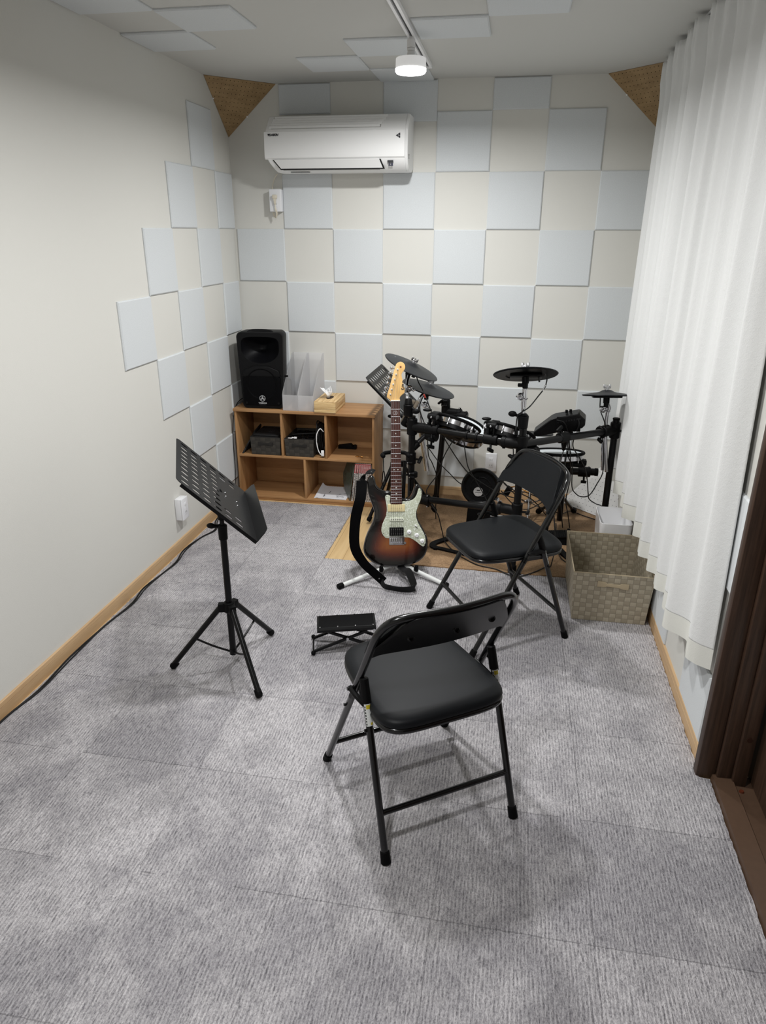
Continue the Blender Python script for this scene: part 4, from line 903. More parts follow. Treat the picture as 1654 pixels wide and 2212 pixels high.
# ------------------------------------------------------------------ guitar
def guitar():
    o = thing('electric_guitar', 'sunburst electric guitar with pearl pickguard resting on a floor stand', 'guitar', (1.213, -1.235, .064))
    P0 = V(1.213, -1.235, .064); u = V(.97704557, .21303039, 0); v = V(-.05333855, .24463267, .96814764); n = V(.20624487, -.94592437, .25038)
    G = basis(P0, u, v, n); IG = inv_of(o)
    body = [(-0.0304, 0.3723), (-0.0553, 0.3746), (-0.076, 0.3832), (-0.0926, 0.3958), (-0.1028, 0.4125), (-0.1068, 0.4333), (-0.1129, 0.4479), (-0.1232, 0.4542), (-0.1357, 0.4481), (-0.1441, 0.4315), (-0.1472, 0.4046), (-0.1405, 0.3629), (-0.1263, 0.321), (-0.1139, 0.2832), (-0.1117, 0.258), (-0.1187, 0.2244), (-0.1345, 0.1908), (-0.1504, 0.1572), (-0.1613, 0.1235), (-0.1674, 0.0896), (-0.1618, 0.0597), (-0.1452, 0.0382), (-0.1202, 0.0165), (-0.0909, 0.0033), (-0.0488, -0.0037), (0.0018, -0.0056), (0.0566, 0.0014), (0.0988, 0.0137), (0.1326, 0.0389), (0.1494, 0.0687), (0.1548, 0.1027), (0.1534, 0.1368), (0.1407, 0.1666), (0.1239, 0.2007), (0.1071, 0.2304), (0.1008, 0.26), (0.1049, 0.2894), (0.1174, 0.3187), (0.127, 0.3437), (0.1286, 0.3688), (0.1236, 0.3897), (0.1111, 0.4023), (0.0965, 0.4066), (0.0882, 0.3963), (0.0819, 0.3734), (0.0694, 0.3484), (0.0528, 0.336), (0.0257, 0.3405)]
    guard = [(-0.0576, 0.3454), (-0.0513, 0.3571), (-0.0367, 0.3557), (-0.0313, 0.3473), (-0.0307, 0.3126), (0.0256, 0.312), (0.0277, 0.3246), (0.0569, 0.3255), (0.0819, 0.3358), (0.0986, 0.3565), (0.1069, 0.3857), (0.1153, 0.3877), (0.1226, 0.373), (0.1205, 0.3396), (0.1092, 0.3103), (0.099, 0.281), (0.0957, 0.2558), (0.102, 0.2262), (0.1167, 0.1965), (0.1335, 0.1667), (0.142, 0.1411), (0.143, 0.1156), (0.1346, 0.0978), (0.1198, 0.1031), (0.0988, 0.1204), (0.0735, 0.1377), (0.0441, 0.1444), (-0.0439, 0.1412), (-0.0607, 0.1477), (-0.0731, 0.1648), (-0.0772, 0.186), (-0.0707, 0.2155), (-0.056, 0.249), (-0.0495, 0.2826), (-0.0523, 0.3161)]
    head = [(-0.0282, 0.8162), (-0.0322, 0.8235), (-0.0466, 0.837), (-0.0347, 0.8785), (-0.0182, 0.9373), (-0.0044, 0.9825), (0.0024, 0.9958), (0.0146, 1.0024), (0.0254, 1.0024), (0.0363, 0.9957), (0.0422, 0.985), (0.0422, 0.9717), (0.0362, 0.9611), (0.028, 0.9505), (0.0248, 0.9398), (0.028, 0.9238), (0.0334, 0.8997), (0.0401, 0.8675), (0.0374, 0.8541), (0.0292, 0.8474), (0.0196, 0.8381), (0.015, 0.8273), (0.016, 0.816)]
    sm = lambda pts, k3=3: [tuple(p) for p in catmull([Vector(p) for p in pts], k3, True)]
    # sunburst: distance from the body outline is baked into a colour attribute (the finish itself is shaded that way)
    t = NT('sunburst_lacquer'); at = t.n('Attribute', attribute_name='burst'); grain = t.noise(5, (30, 4, 4), 4)
    f = t.mathn('ADD', at.outputs['Fac'], t.mathn('MULTIPLY', t.mathn('SUBTRACT', grain, .5), .06))
    bc = t.ramp(f, [(.0, S(6, 4, 4)), (.2, S(12, 7, 6)), (.42, S(52, 18, 11)), (.66, S(92, 38, 17)), (.88, S(122, 62, 26)), (1, S(138, 78, 32))])
    BODY = t.out(bc, .22, Coat_Weight=1.0, Coat_Roughness=.04, Specular_IOR_Level=.5)
    sb = sm(body, 4); sbv = [Vector(p) for p in sb]
    m = MB(); m.prism(sb, -.044, 0, None, ch=.009)
    # replace the top n-gon by a gridded face so the burst has vertices to live on
    bm2 = m.b; tops = [f2 for f2 in bm2.faces if f2.normal.z > .99 or (f2.calc_center_median().z > -.0001)]
    bm2.normal_update(); tops = [f2 for f2 in bm2.faces if all(abs(q.co.z) < 1e-5 for q in f2.verts)]
    for _ in range(3):
        bmesh.ops.subdivide_edges(bm2, edges=list({e2 for f2 in tops for e2 in f2.edges if not e2.is_boundary and all(abs(q.co.z) < 1e-5 for q in e2.verts) and all(all(abs(q.co.z) < 1e-5 for q in ff.verts) for ff in e2.link_faces)}), cuts=1, use_grid_fill=False)
        tops = [f2 for f2 in bm2.faces if all(abs(q.co.z) < 1e-5 for q in f2.verts)]
        bmesh.ops.triangulate(bm2, faces=tops); tops = [f2 for f2 in bm2.faces if all(abs(q.co.z) < 1e-5 for q in f2.verts)]
    bvals = []
    bm2.verts.ensure_lookup_table()
    for q in bm2.verts:
        p = Vector((q.co.x, q.co.y)); dd = 9
        for i in range(len(sbv)):
            a, b = sbv[i], sbv[(i+1) % len(sbv)]; ab = b-a; tt = max(0, min(1, (p-a).dot(ab)/max(ab.length_squared, 1e-12))); dd = min(dd, (a+ab*tt-p).length)
        bvals.append(0 if q.co.z < -.002 else min(1, max(0, (dd-.009)/.085)))
    for q in bm2.verts: q.co = G @ q.co
    bo = m.build('body', BODY, o, angle=40)
    ca = bo.data.attributes.new('burst', 'FLOAT', 'POINT')
    for i, val in enumerate(bvals): ca.data[i].value = val
    # pearl pickguard
    t = NT('pearloid'); vo = t.n('TexVoronoi', Scale=230.0); mp = t.n('Mapping'); t.l(t.tc, mp.inputs[0]); nn = t.n('TexNoise', Scale=60.0, Detail=3.0); t.l(t.tc, nn.inputs['Vector'])
    vec = t.n('VectorMath', operation='ADD'); t.l(t.tc, vec.inputs[0]); sc2 = t.n('VectorMath', operation='SCALE'); sc2.inputs['Scale'].default_value = .02; t.l(nn.outputs['Color'], sc2.inputs[0]); t.l(sc2.outputs[0], vec.inputs[1]); t.l(vec.outputs[0], vo.inputs['Vector'])
    bwf = t.n('RGBToBW'); t.l(vo.outputs['Color'], bwf.inputs[0])
    PEARL = t.out(t.ramp(bwf.outputs[0], [(.25, S(190, 196, 174)), (.6, S(204, 210, 190)), (.85, S(234, 239, 228))]), .2, Coat_Weight=.5)
    MB().prism(sm(guard, 3), .0002, .0026, G, ch=.0008).build('pickguard', PEARL, o)
    SCM = pmat('screw_dark', S(60, 60, 56), .4, metal=.6)
    for a, b in ((-.049, .352), (.1165, .381), (.104, .258), (.0355, .3175), (-.0535, .254), (-.0705, .155), (.139, .108), (.0455, .151), (-.066, .166)): MB().cyl(G @ V(a, b, .002), G @ V(a, b, .0036), .0022, n=8).build('pickguard_screw', SCM, o)
    CREAM = pmat('pickup_cream', S(222, 206, 158), .4); MINT = pmat('pickup_white', S(222, 226, 208), .4)
    def rr(x0, y0, x1, y1, r3): return [(cx+r3*math.cos(math.radians(a0+i*22.5)), cy+r3*math.sin(math.radians(a0+i*22.5))) for cx, cy, a0 in ((x1-r3, y1-r3, 0), (x0+r3, y1-r3, 90), (x0+r3, y0+r3, 180), (x1-r3, y0+r3, 270)) for i in range(5)]
    def pickup(x0, y0, x1, y1, r3, z1, mat, holes, hm, name, hr=.0018):
        p = MB().prism(rr(x0, y0, x1, y1, r3), .002, z1, G, ch=.001).build(name, mat, o); q = MB()
        for a, b in holes: q.cyl(G @ V(a, b, z1-.0002), G @ V(a, b, z1+.0007), hr, n=8)
        q.build('pole_piece', hm, p)
    pickup(-.0452, .2745, .0401, .3105, .004, .0085, CREAM, [(-.0285+i*.0102, .2915) for i in range(6)], SPI, 'neck_pickup', .0013)
    pickup(-.0372, .2262, .0351, .2440, .0088, .008, MINT, [(-.0265+i*.0105, .235) for i in range(6)], SPI, 'middle_pickup', .0021)
    pickup(-.0374, .1535, .0337, .1955, .002, .0085, BLACKM, [(-.0275+i*.0105, b) for i in range(6) for b in (.163, .186)], STEEL, 'bridge_pickup')
    br = MB().prism(rr(-.0384, .1075, .0375, .1500, .002), .001, .004, G, ch=.0005).build('bridge_plate', CHROME, o)
    q = MB()
    for i in range(6): q.box((-.0350+i*.0108, .118, .004), (-.0255+i*.0108, .1405, .0085), M=G, r=.001)
    q.build('saddle', CHROME, br); MB().cyl(G @ V(.0405, .117, .002), G @ V(.0405, .117, .009), .0055, n=14).build('tremolo_socket', STEEL, br)
    for a, b in ((.061, .1709), (.0987, .1552), (.1261, .1252)):
        kb = MB().lathe([(.0115, .0026), (.0112, .006), (.0085, .008), (.008, .0135), (.0072, .015), (0, .0153)], G @ Matrix.Translation((a, b, 0)), 28).build('control_knob', WPLAS, o)
        MB().box((-.004, -.0008, .0150), (.004, .0008, .0155), M=G @ Matrix.Translation((a, b-.001, 0)) @ Matrix.Rotation(.35, 4, 'Z')).build('knob_mark', SPI, kb)
    sd = (V(.105, .187, 0)-V(.0903, .203, 0)).normalized(); MB().tube([G @ V(.0903, .203, .0028), G @ V(.105, .187, .0028)], .0010, n=6).build('switch_slot', SPI, o)
    MB().box((-.003, -.006, 0), (.003, .006, .012), M=G @ Matrix.Translation((.0945, .2035, .0026)) @ Matrix.Rotation(math.radians(45), 4, 'Z'), r=.002).build('switch_tip', WPLAS, o)
    # neck, fingerboard, frets, dots
    nk = MB(); lo = [(-.0305, .300), (.0258, .300)]; hi = [(-.0275, .818), (.0155, .818)]
    pr2 = lambda x0, x1: [(x0, .004), (x0+.001, -.006), ((x0+x1)/2-.012, -.014), ((x0+x1)/2+.012, -.014), (x1-.001, -.006), (x1, .004)]
    nk.poly([G @ V(a, .30, b) for a, b in pr2(-.0305, .0258)], [G @ V(a, .818, b) for a, b in pr2(-.0278, .0157)]).build('neck', MAPLE, o, angle=60)
    fb = MB(); f5 = lambda x0, x1: [(x0, .004), (x1, .004), (x1-.0008, .0078), ((x0+x1)/2, .0092), (x0+.0008, .0078)]
    fbo = fb.poly([G @ V(a, .312, b) for a, b in f5(-.0306, .0257)], [G @ V(a, .8155, b) for a, b in f5(-.0279, .0158)]).build('fingerboard', ROSEW, o, angle=60)
    L0, nut = .6865, .8155; ft = MB(); pos = lambda k3: L0*(1-2**(-k3/12))
    xe = lambda y: (-.0306+(y-.312)/.5035*.0027, .0257-(y-.312)/.5035*.0099)
    for k3 in range(1, 23):
        y = nut-pos(k3)
        if y < .314: break
        a, b = xe(y); ft.tube([G @ V(a+.0004, y, .0078), G @ V((a+b)/2, y, .0094), G @ V(b-.0004, y, .0078)], .0010, n=6)
    ft.build('fret', STEEL, fbo)
    dt = MB()
    for k3 in (3, 5, 7, 9, 12, 15, 17, 19, 21):
        y = nut-(pos(k3)+pos(k3-1))/2; a, b = xe(y); cx = (a+b)/2
        for dx in ((-.0095, .0095) if k3 == 12 else (0,)): dt.cyl(G @ V(cx+dx, y, .0088), G @ V(cx+dx, y, .0096), .0028, n=12)
    dt.build('position_dot', pmat('dot_pearl', S(226, 224, 214), .3), fbo)
    y = nut-(pos(2)+pos(1))/2; iv = MB(); iv.tube([G @ V(-.0060+.010*math.cos(a)*(1.15 if math.cos(a) < 0 else 1), y+.0095*math.sin(a), .0094) for a in [k3*PI/8 for k3 in range(16)]], .0007, n=5, closed=True)
    for q2 in range(3): iv.tube([G @ V(-.0095+.0045*q2, y-.006, .0096), G @ V(-.0075+.0045*q2, y+.001, .0096), G @ V(-.0095+.0045*q2, y+.006, .0096)], .0006, n=5, smooth=3)
    iv.build('inlay_emblem', pmat('inlay_pearl', S(206, 196, 196), .3), fbo)
    MB().box((-.0279, .8155, .003), (.0159, .8195, .0106), M=G, r=.0006).build('nut', WPLAS, o)
    hd = MB().prism(sm(head, 3), -.010, .004, G, ch=.0015).build('headstock', MAPLE, o)
    text_mb('t.m.p', .022, G @ Matrix.Translation((.0300, .890, .0044)) @ Matrix.Rotation(math.radians(84), 4, 'Z'), SPI, 'headstock_lettering', hd, shear=.3, bold=.0006)
    mk = MB().box((-.004, -.004, 0), (.004, .004, .0004), M=G @ Matrix.Translation((.0205, .9785, .004))).build('headstock_mark', pmat('mark_brown', S(110, 50, 26), .5), hd)
    posts = [(-0.0294, 0.8477), (-0.023, 0.8718), (-0.0156, 0.8959), (-0.0084, 0.9194), (-0.0016, 0.9431), (0.0058, 0.9665)]
    sa = []
    for i, (a, b) in enumerate(posts):
        MB().cyl(G @ V(a, b, .003), G @ V(a, b, .0045), .0048, n=14).cyl(G @ V(a, b, .004), G @ V(a, b, .014), .0031, n=12, bev=.0008).build('tuning_post', pmat('post_nickel', S(214, 210, 200), .4, metal=.7) if i == 0 else bpy.data.materials['post_nickel'], hd)
        kx = a-.0225; MB().tube([G @ V(a-.004, b+.002, -.014), G @ V(kx, b+.007, -.014)], .0022, n=8).sph(G @ V(kx-.006, b+.0085, -.014), .0085, (1, .55, .8)).build('tuning_key', CHROME, hd)
        sx = -.0222+i*.0078; bx = -.030+i*.0108; st2 = MB(); rad = .00062-.00007*i
        st2.tube([G @ V(bx, .128, .0095), G @ V(bx*.98, .1415, .0102), G @ V(sx, .8175, .0112), G @ V(a+.003, b, .0085)], rad, n=5)
        st2.build('string', STEEL, o)
    for a, b, nn2 in ((-.122, .462, V(-.3, .95, 0)), (0.0, -.012, V(0, -1, 0))): MB().cyl(G @ V(a, b, -.022), G @ (V(a, b, -.022)+nn2.normalized()*.012), .005, .007, n=12).build('strap_button', CHROME, o)
    return G
G = guitar()
# ------------------------------------------------------------------ guitar stand
gs = thing('guitar_stand', 'guitar stand with white tripod legs and black padded arms', 'guitar stand', (1.24, -1.2, .008))
WST = pmat('white_tube', S(226, 228, 226), .3)
cB = V(1.208, -1.165, .050)
for f, lab in (((.970, -1.412), None), ((1.457, -1.306), None), ((1.17, -.94), None)):
    e = V(f[0], f[1], .021); lg = MB().tube([cB, e], .0108, n=16).build('leg', WST, gs); d = (e-cB).normalized()
    MB().cyl(e-d*.008, e+d*.022, .0145, .0155, n=10, bev=.002).build('rubber_foot', RUBBER, lg)
MB().cyl((1.209, -1.165, .035), (1.212, -1.155, .12), .02, n=20, bev=.004).build('leg_collar', BLACKM, gs)
MB().tube([V(1.212, -1.158, .09), V(1.218, -1.112, .30), V(1.219, -1.055, .56)], .0095, n=14).build('upright', BLACK, gs)
for s2 in (-1, 1):
    b0 = G @ V(.008+s2*.016, -.005, -.056); b1 = G @ V(.008+s2*.07, -.014, -.054); b2 = G @ V(.008+s2*.082, -.020, -.02); b3 = G @ V(.008+s2*.088, -.018, .02); b4 = G @ V(.008+s2*.088+0*s2, .0, .030)
    ar = MB().tube([V(1.212, -1.160, .085), b0, b1, b2], .006, n=10, smooth=3).build('cradle_arm', BLACK, gs)
    MB().tube([b2, b3, b4], [.010, .0105, .0095], n=12).sph(b4, .0095).build('foam_sleeve', RUBBER, ar)
yk = [G @ V(-.066, .55, .002), G @ V(-.070, .5535, -.02), G @ V(-.052, .563, -.045), G @ V(-.006, .566, -.052), G @ V(.040, .563, -.045), G @ V(.056, .5535, -.02), G @ V(.058, .55, .002)]
yo = MB().tube(yk, .0098, n=12, smooth=5).sph(yk[0], .0115).sph(yk[-1], .0115).build('neck_yoke', RUBBER, gs)
hk = MB().tube([yk[0]-V(0, 0, .01), G @ V(-.064, .49, .002), G @ V(-.064, .475, .002)], .0022, n=8).tube([G @ V(-.064+.0085*math.cos(a)*(1.2 if math.sin(a) < -.3 else .65), .440+.036*math.sin(a), .002) for a in [k3*PI/9 for k3 in range(18)]], .0024, n=7, closed=True)
hk.build('retaining_loop', RUBBER, gs)
# ------------------------------------------------------------------ strap
sp_ = thing('guitar_strap', 'black guitar strap hanging from the guitar horn down to the carpet', 'strap', (1.10, -1.30, .05))
STRAPM = pmat('strap_black', S(5, 5, 6), .8, spec=.06, bump=(200, .3, .001, (1, 1, 1))); LEA = pmat('strap_leather', S(14, 14, 15), .45, spec=.25)
gw = G @ V(-.122, .474, -.02)
MB().ribbon([G @ V(-.110, .468, -.016), G @ V(-.117, .472, -.017), gw, G @ V(-.150, .462, -.016), G @ V(-.166, .440, -.014), G @ V(-.172, .415, -.006)], .030, .003, [V(0, .5, .6), V(0, .6, .5), V(0, .7, .4), V(.2, .7, .2), V(.5, .6, 0), V(.8, .5, 0)], smooth=4).build('leather_end', LEA, sp_)
P = [G @ V(-.172, .428, -.008), V(1.036, -1.262, .43), V(1.018, -1.30, .33), V(1.021, -1.34, .205), V(1.066, -1.36, .130), V(1.126, -1.368, .078), V(1.172, -1.38, .045)]
W_ = [V(1, .2, 0), V(1, 0, 0), V(1, -.1, .08), V(1, -.1, .35), V(.8, -.2, .6), V(.65, -.2, .75), V(.6, -.2, .8)]
sbk = MB().ribbon(P, .052, .003, W_, smooth=6).build('webbing', STRAPM, sp_)
MB().cyl((1.150, -1.380, .060), (1.150, -1.384, .061), .003, n=10).build('snap', STEEL, sbk)
MB().ribbon([V(1.158, -1.374, .05), V(1.172, -1.388, .030), V(1.20, -1.398, .026), V(1.26, -1.408, .026), V(1.305, -1.412, .032), V(1.325, -1.402, .038)], .036, .003, [V(.5, -.2, .8), V(.2, -.3, .9), V(.1, -.4, .9), V(.1, -.4, .9), V(.1, -.2, .95), V(.1, 0, 1)], smooth=5).build('leather_tail', LEA, sp_)
MB().ribbon([V(1.325, -1.402, .036), V(1.322, -1.385, .040), V(1.300, -1.335, .055), V(1.275, -1.285, .066), V(1.250, -1.262, .062), G @ V(.02, -.006, -.018)], .036, .003, [V(.2, 0, 1), V(.5, .1, .8), V(.8, .1, .5), V(1, .1, .3), V(1, -.1, .2), V(1, 0, 0)], smooth=5).build('leather_end', LEA, sp_)
# ------------------------------------------------------------------ footstool
fs = thing('footstool', 'small black folding metal footstool on the carpet beside the near chair', 'footstool', (1.11, -1.9, .008))
fx_ = V(.965, .262, 0).normalized(); fy_ = V(-.262, .965, 0).normalized(); c0 = V(1.108, -1.908, .0)
F = basis(c0, fx_, fy_, (0, 0, 1))
pr = [(-.055, -.006), (-.05, .0015), (-.025, .005), (.025, .005), (.05, .0015), (.055, -.006), (.055, -.016), (.052, -.016), (.052, -.006), (-.052, -.006), (-.052, -.016), (-.055, -.016)]
tl_ = lambda x: .126+x*.02
MB().poly([F @ V(-.12, a, tl_(-.12)+b) for a, b in pr], [F @ V(.12, a, tl_(.12)+b) for a, b in pr]).build('top_plate', BLACK, fs, angle=30)
MB().poly([F @ V(-.112, a*.9, tl_(-.112)+b+.0018) for a, b in ((-.05, .0005), (-.025, .004), (.025, .004), (.05, .0005))], [F @ V(.112, a*.9, tl_(.112)+b+.0018) for a, b in ((-.05, .0005), (-.025, .004), (.025, .004), (.05, .0005))]).build('rubber_pad', RUBBER, fs)
for x in (-.108, -.036, .036, .108):
    for y in (-.048, .048): MB().sph(F @ V(x, y, tl_(x)+.0045), .003, n=8).build('dome_rivet', STEEL, fs)
for s2 in (-1, 1):
    MB().tube([F @ V(-.135, s2*.052, .02), F @ V(.085, s2*.052, .108)], .0068, n=4).build('scissor_leg', BLACK, fs)
    MB().tube([F @ V(.135, s2*.046, .02), F @ V(-.075, s2*.046, .106)], .0068, n=4).build('scissor_leg', BLACK, fs)
    MB().cyl(F @ V(.003, s2*.058, .075), F @ V(.003, s2*.040, .075), .0055, n=12).build('pivot', STEEL, fs)
    MB().cyl(F @ V(.112, s2*.059, .112), F @ V(.112, s2*.048, .112), .006, n=12).build('pivot', STEEL, fs)
for x in (-.138, .138):
    MB().tube([F @ V(x, -.058, .018), F @ V(x, .058, .018)], .0034, n=10).build('cross_bar', BLACK, fs)
    for y in (-.062, .062): MB().sph(F @ V(x, y, .019), .0105, (.9, .9, 1), n=12).build('rubber_foot', RUBBER, fs)
# ------------------------------------------------------------------ white bin
wbn = thing('white_bin', 'white plastic bin between the drum rack post and the woven basket', 'bin', (2.285, -.84, .009))
def rrect(x0, y0, x1, y1, r3, z, n3=6): return [V(cx+r3*math.cos(math.radians(a0+i*90/n3)), cy+r3*math.sin(math.radians(a0+i*90/n3)), z) for cx, cy, a0 in ((x1-r3, y1-r3, 0), (x0+r3, y1-r3, 90), (x0+r3, y0+r3, 180), (x1-r3, y0+r3, 270)) for i in range(n3+1)]
m = MB(); X0b, X1b, Y0b, Y1b = 2.207, 2.366, -.955, -.705; R = [rrect(X0b+.012, Y0b+.012, X1b-.012, Y1b-.012, .022, .0095), rrect(X0b, Y0b, X1b, Y1b, .024, .255), rrect(X0b+.003, Y0b+.003, X1b-.003, Y1b-.003, .022, .255), rrect(X0b+.014, Y0b+.014, X1b-.014, Y1b-.014, .02, .014)]
vr = [[m.b.verts.new(p) for p in r3] for r3 in R]
for a, b in zip(vr, vr[1:]):
    for i in range(len(a)): m.b.faces.new((a[i], a[(i+1) % len(a)], b[(i+1) % len(a)], b[i]))
m.b.faces.new(vr[0][::-1]); m.b.faces.new(vr[-1]); m.build('bin_body', WPLAS, wbn, angle=40)
# ------------------------------------------------------------------ curtain
def curtain():
    o = thing('curtain', 'long white pleated curtain along the right wall', 'curtain', (2.345, -1.35, 1.3))
    rail = thing('curtain_rail', 'slim white curtain rail under the ceiling along the right wall', 'curtain rail', (2.345, -1.4, RH))
    MB().box((2.338, -2.75, RH-.012), (2.356, -.22, RH-.0005), r=.002).build('rail', WPLAS, rail)
    t = NT('curtain_cloth'); n = t.noise(420, (1, 1, .5), 4, .6); n2 = t.noise(70, (1, 1, 1), 3)
    t.bump(t.mathn('ADD', t.mathn('MULTIPLY', n, .7), t.mathn('MULTIPLY', n2, .6)), .8, .0016); CL = t.out(S(229, 230, 229), .9, Specular_IOR_Level=.1, Sheen_Weight=.3)
    HEM = pmat('curtain_hem', S(226, 226, 219), .9, spec=.1, bump=(300, .5, .001, (1, 1, 1)))
    # plan of the folded cloth: room-side and wall-side turning points, each narrow face looks along the room
    kp = [(2.352, -.285), (2.300, -.33), (2.345, -.37), (2.292, -.52), (2.340, -.56), (2.285, -.733), (2.338, -.78), (2.292, -.93), (2.345, -.97), (2.282, -1.08), (2.354, -1.133), (2.298, -1.30), (2.340, -1.33),
          (2.293, -1.515), (2.332, -1.545), (2.302, -1.66), (2.340, -1.69), (2.308, -1.809), (2.342, -1.849), (2.304, -1.975), (2.330, -2.00), (2.286, -2.10), (2.352, -2.179), (2.332, -2.25), (2.321, -2.291), (2.345, -2.325), (2.384, -2.352)]
    pl_, ks = [], []
    for (xa, ya), (xb, yb3) in zip(kp, kp[1:]):
        n_ = max(3, int(math.hypot(xb-xa, yb3-ya)/.0065))
        for j in range(n_): pl_.append(Vector((xa+(xb-xa)*j/n_, ya+(yb3-ya)*j/n_))); ks.append(j == 0 and xa < 2.325)
    pl_.append(Vector(kp[-1])); ks.append(False)
    for _ in range(3): pl_ = [pl_[0]]+[pl_[i]*.5+(pl_[i-1]+pl_[i+1])*.25 for i in range(1, len(pl_)-1)]+[pl_[-1]]
    prof = list(range(len(pl_))); peaks = [i for i, q in enumerate(ks) if q]
    def pt(s, z, off=0.0):
        p = pl_[s]; hgt = (z-.345)/2.03; x0_ = 2.322
        k3 = 1.08-.30*hgt; x = x0_+(p.x-x0_)*k3+.012*hgt+.0035*math.sin(s*.11+z*2.1)*(1-hgt)+.0028*math.sin(s*.62+z*.5); y = p.y+.010*math.sin(z*1.3+s*.05)*(1-hgt)*hgt*3
        wl = max(0, (s-len(pl_)*.86)/(len(pl_)*.14)); wl = wl*wl*(3-2*wl); y += wl*.075*min(1, hgt*1.9); x = x*(1-wl)+(p.x)*wl
        return V(min(x, 2.388)-off, y, z)
    zs = [.345+.07*k2/3 for k2 in range(4)]+[.42+(2.25-.42)*k2/26 for k2 in range(27)]+[2.28, 2.31, 2.34, 2.368]
    def sheet(zs2, name, mat, off=0, par=o, thick=.0016):
        m = MB(); R = [[m.b.verts.new(pt(s, z, off)+(V(0, .0, 0))) for s in prof] for z in zs2]
        for a, b in zip(R, R[1:]):
            for i in range(len(a)-1): m.b.faces.new((a[i], a[i+1], b[i+1], b[i]))
        ob = m.build(name, mat, par, angle=80); sd = ob.modifiers.new('solid', 'SOLIDIFY'); sd.thickness = thick; sd.offset = 0; return ob
    # pinch pleats at the heading: each fold is gathered into three narrow tucks
    _pt = pt
    def pinch(s, z, off=0):
        p = _pt(s, z, off)
        if z > 2.22:
            k2 = min(1, (z-2.22)/.06); d = min(peaks, key=lambda q: abs(q-s)); f = (s-d)/9
            if abs(f) < 1: p.x += .010*k2*(math.cos(f*PI*3)-1)*(1-abs(f))*.8
        return p
    pt = pinch
    m = MB(); R = []
    for z in zs[3:]: R.append([m.b.verts.new(pinch(s, z)) for s in prof])
    for a, b in zip(R, R[1:]):
        for i in range(len(a)-1): m.b.faces.new((a[i], a[i+1], b[i+1], b[i]))
    body = m.build('curtain_cloth', CL, o, angle=80); sd = body.modifiers.new('solid', 'SOLIDIFY'); sd.thickness = .0016; sd.offset = 0
    m = MB(); R = [[m.b.verts.new(_pt(s, z)) for s in prof] for z in zs[:4]]
    for a, b in zip(R, R[1:]):
        for i in range(len(a)-1): m.b.faces.new((a[i], a[i+1], b[i+1], b[i]))
    hm = m.build('hem', HEM, o, angle=80); sd = hm.modifiers.new('solid', 'SOLIDIFY'); sd.thickness = .0026; sd.offset = 0; es = hm.modifiers.new('split', 'EDGE_SPLIT'); es.split_angle = math.radians(50)
    for s in peaks:
        p = _pt(s, 2.36); MB().tube([V(2.347, p.y, RH-.011), V(2.347, p.y, RH-.02), V(2.35, p.y, 2.352)], .0018, n=6).build('runner_hook', WPLAS, rail)
curtain()
# ------------------------------------------------------------------ electronic drum kit
CR = Vector((_R.x, _R.y, _R.z)); EYE = Vector(cam.matrix_world.translation)
def facing(P, roll, lift):
    """normal of a disc at P: roll = how far its right side rises, lift = how much of the top shows from the room entrance"""
    w_ = (Vector(P)-EYE).normalized(); r = w_.cross(V(0, 0, 1)).normalized(); u = r.cross(w_); a, b = math.radians(roll), math.radians(lift)
    return ((-r*math.sin(a)+u*math.cos(a))*math.cos(b)-w_*math.sin(b)).normalized()
def disc_mat(P, n, spin=0):
    z = Vector(n).normalized(); x = V(1, 0, 0); x = (x-z*x.dot(z)).normalized(); y = z.cross(x); return basis(P, x, y, z) @ Matrix.Rotation(spin, 4, 'Z')
kit = thing('electronic_drum_kit', 'black electronic drum kit on a tubular rack in the right back corner', 'drum kit', (1.783, -1.09, .009))
TUBE = pmat('rack_tube', S(6, 6, 7), .32, spec=.35); CLAMP = pmat('clamp_plastic', S(8, 8, 9), .5, spec=.2); PADR = pmat('cymbal_rubber', S(26, 28, 31), .42, spec=.3, bump=(300, .15, .0006, (1, 1, 1))); MESH = pmat('mesh_head', S(222, 228, 232), .7); PADB = pmat('pad_black', S(6, 6, 7), .38, spec=.25)
PADU = pmat('cymbal_underside', S(5, 5, 6), .38, spec=.15)
r = .0175; zf = .0095
def post(x, y, z1, foot=True, name='rack_post', x1=None, y1=None):
    p = MB().cyl((x, y, zf+.012), (x if x1 is None else x1, y if y1 is None else y1, z1), r, n=24)
    o = p.build(name, TUBE, kit)
    MB().cyl((x, y, zf), (x, y, zf+.04), r+.004, n=24, bev=.003).build('rubber_foot', RUBBER, o); return o
pC = post(1.783, -1.09, .775); pL = post(1.228, -.88, .745); pR = post(2.268, -.62, .715); pB = post(1.292, -.15, .685, x1=1.338)
for p, top in ((pR, (2.268, -.62, .712)), (pB, (1.338, -.15, .682))): MB().cyl(top, (top[0], top[1], top[2]+.008), r+.0015, n=24, bev=.002).build('end_cap', RUBBER, p)
def bar(a, b, name='rack_tube', rr_=.0175, par=kit): return MB().cyl(a, b, rr_, n=24).build(name, TUBE, par)
tU = bar((1.228, -.88, .69), (1.783, -1.09, .685)); tR = bar((1.783, -1.09, .685), (2.268, -.62, .655)); tL = bar((1.240, -.88, .30), (1.783, -1.09, .345)); tB = bar((1.335, -.16, .60), (1.47, -.198, .585))
for q, rb_ in (((.0, 0, 0), 0),):
    for f in (.52, .61): a = V(1.228, -.88, .69).lerp(V(1.783, -1.09, .685), f); d = V(.555, -.21, -.005).normalized(); MB().cyl(a-d*.006, a+d*.006, .0225, n=24, bev=.001).build('memory_ring', CLAMP, tU)
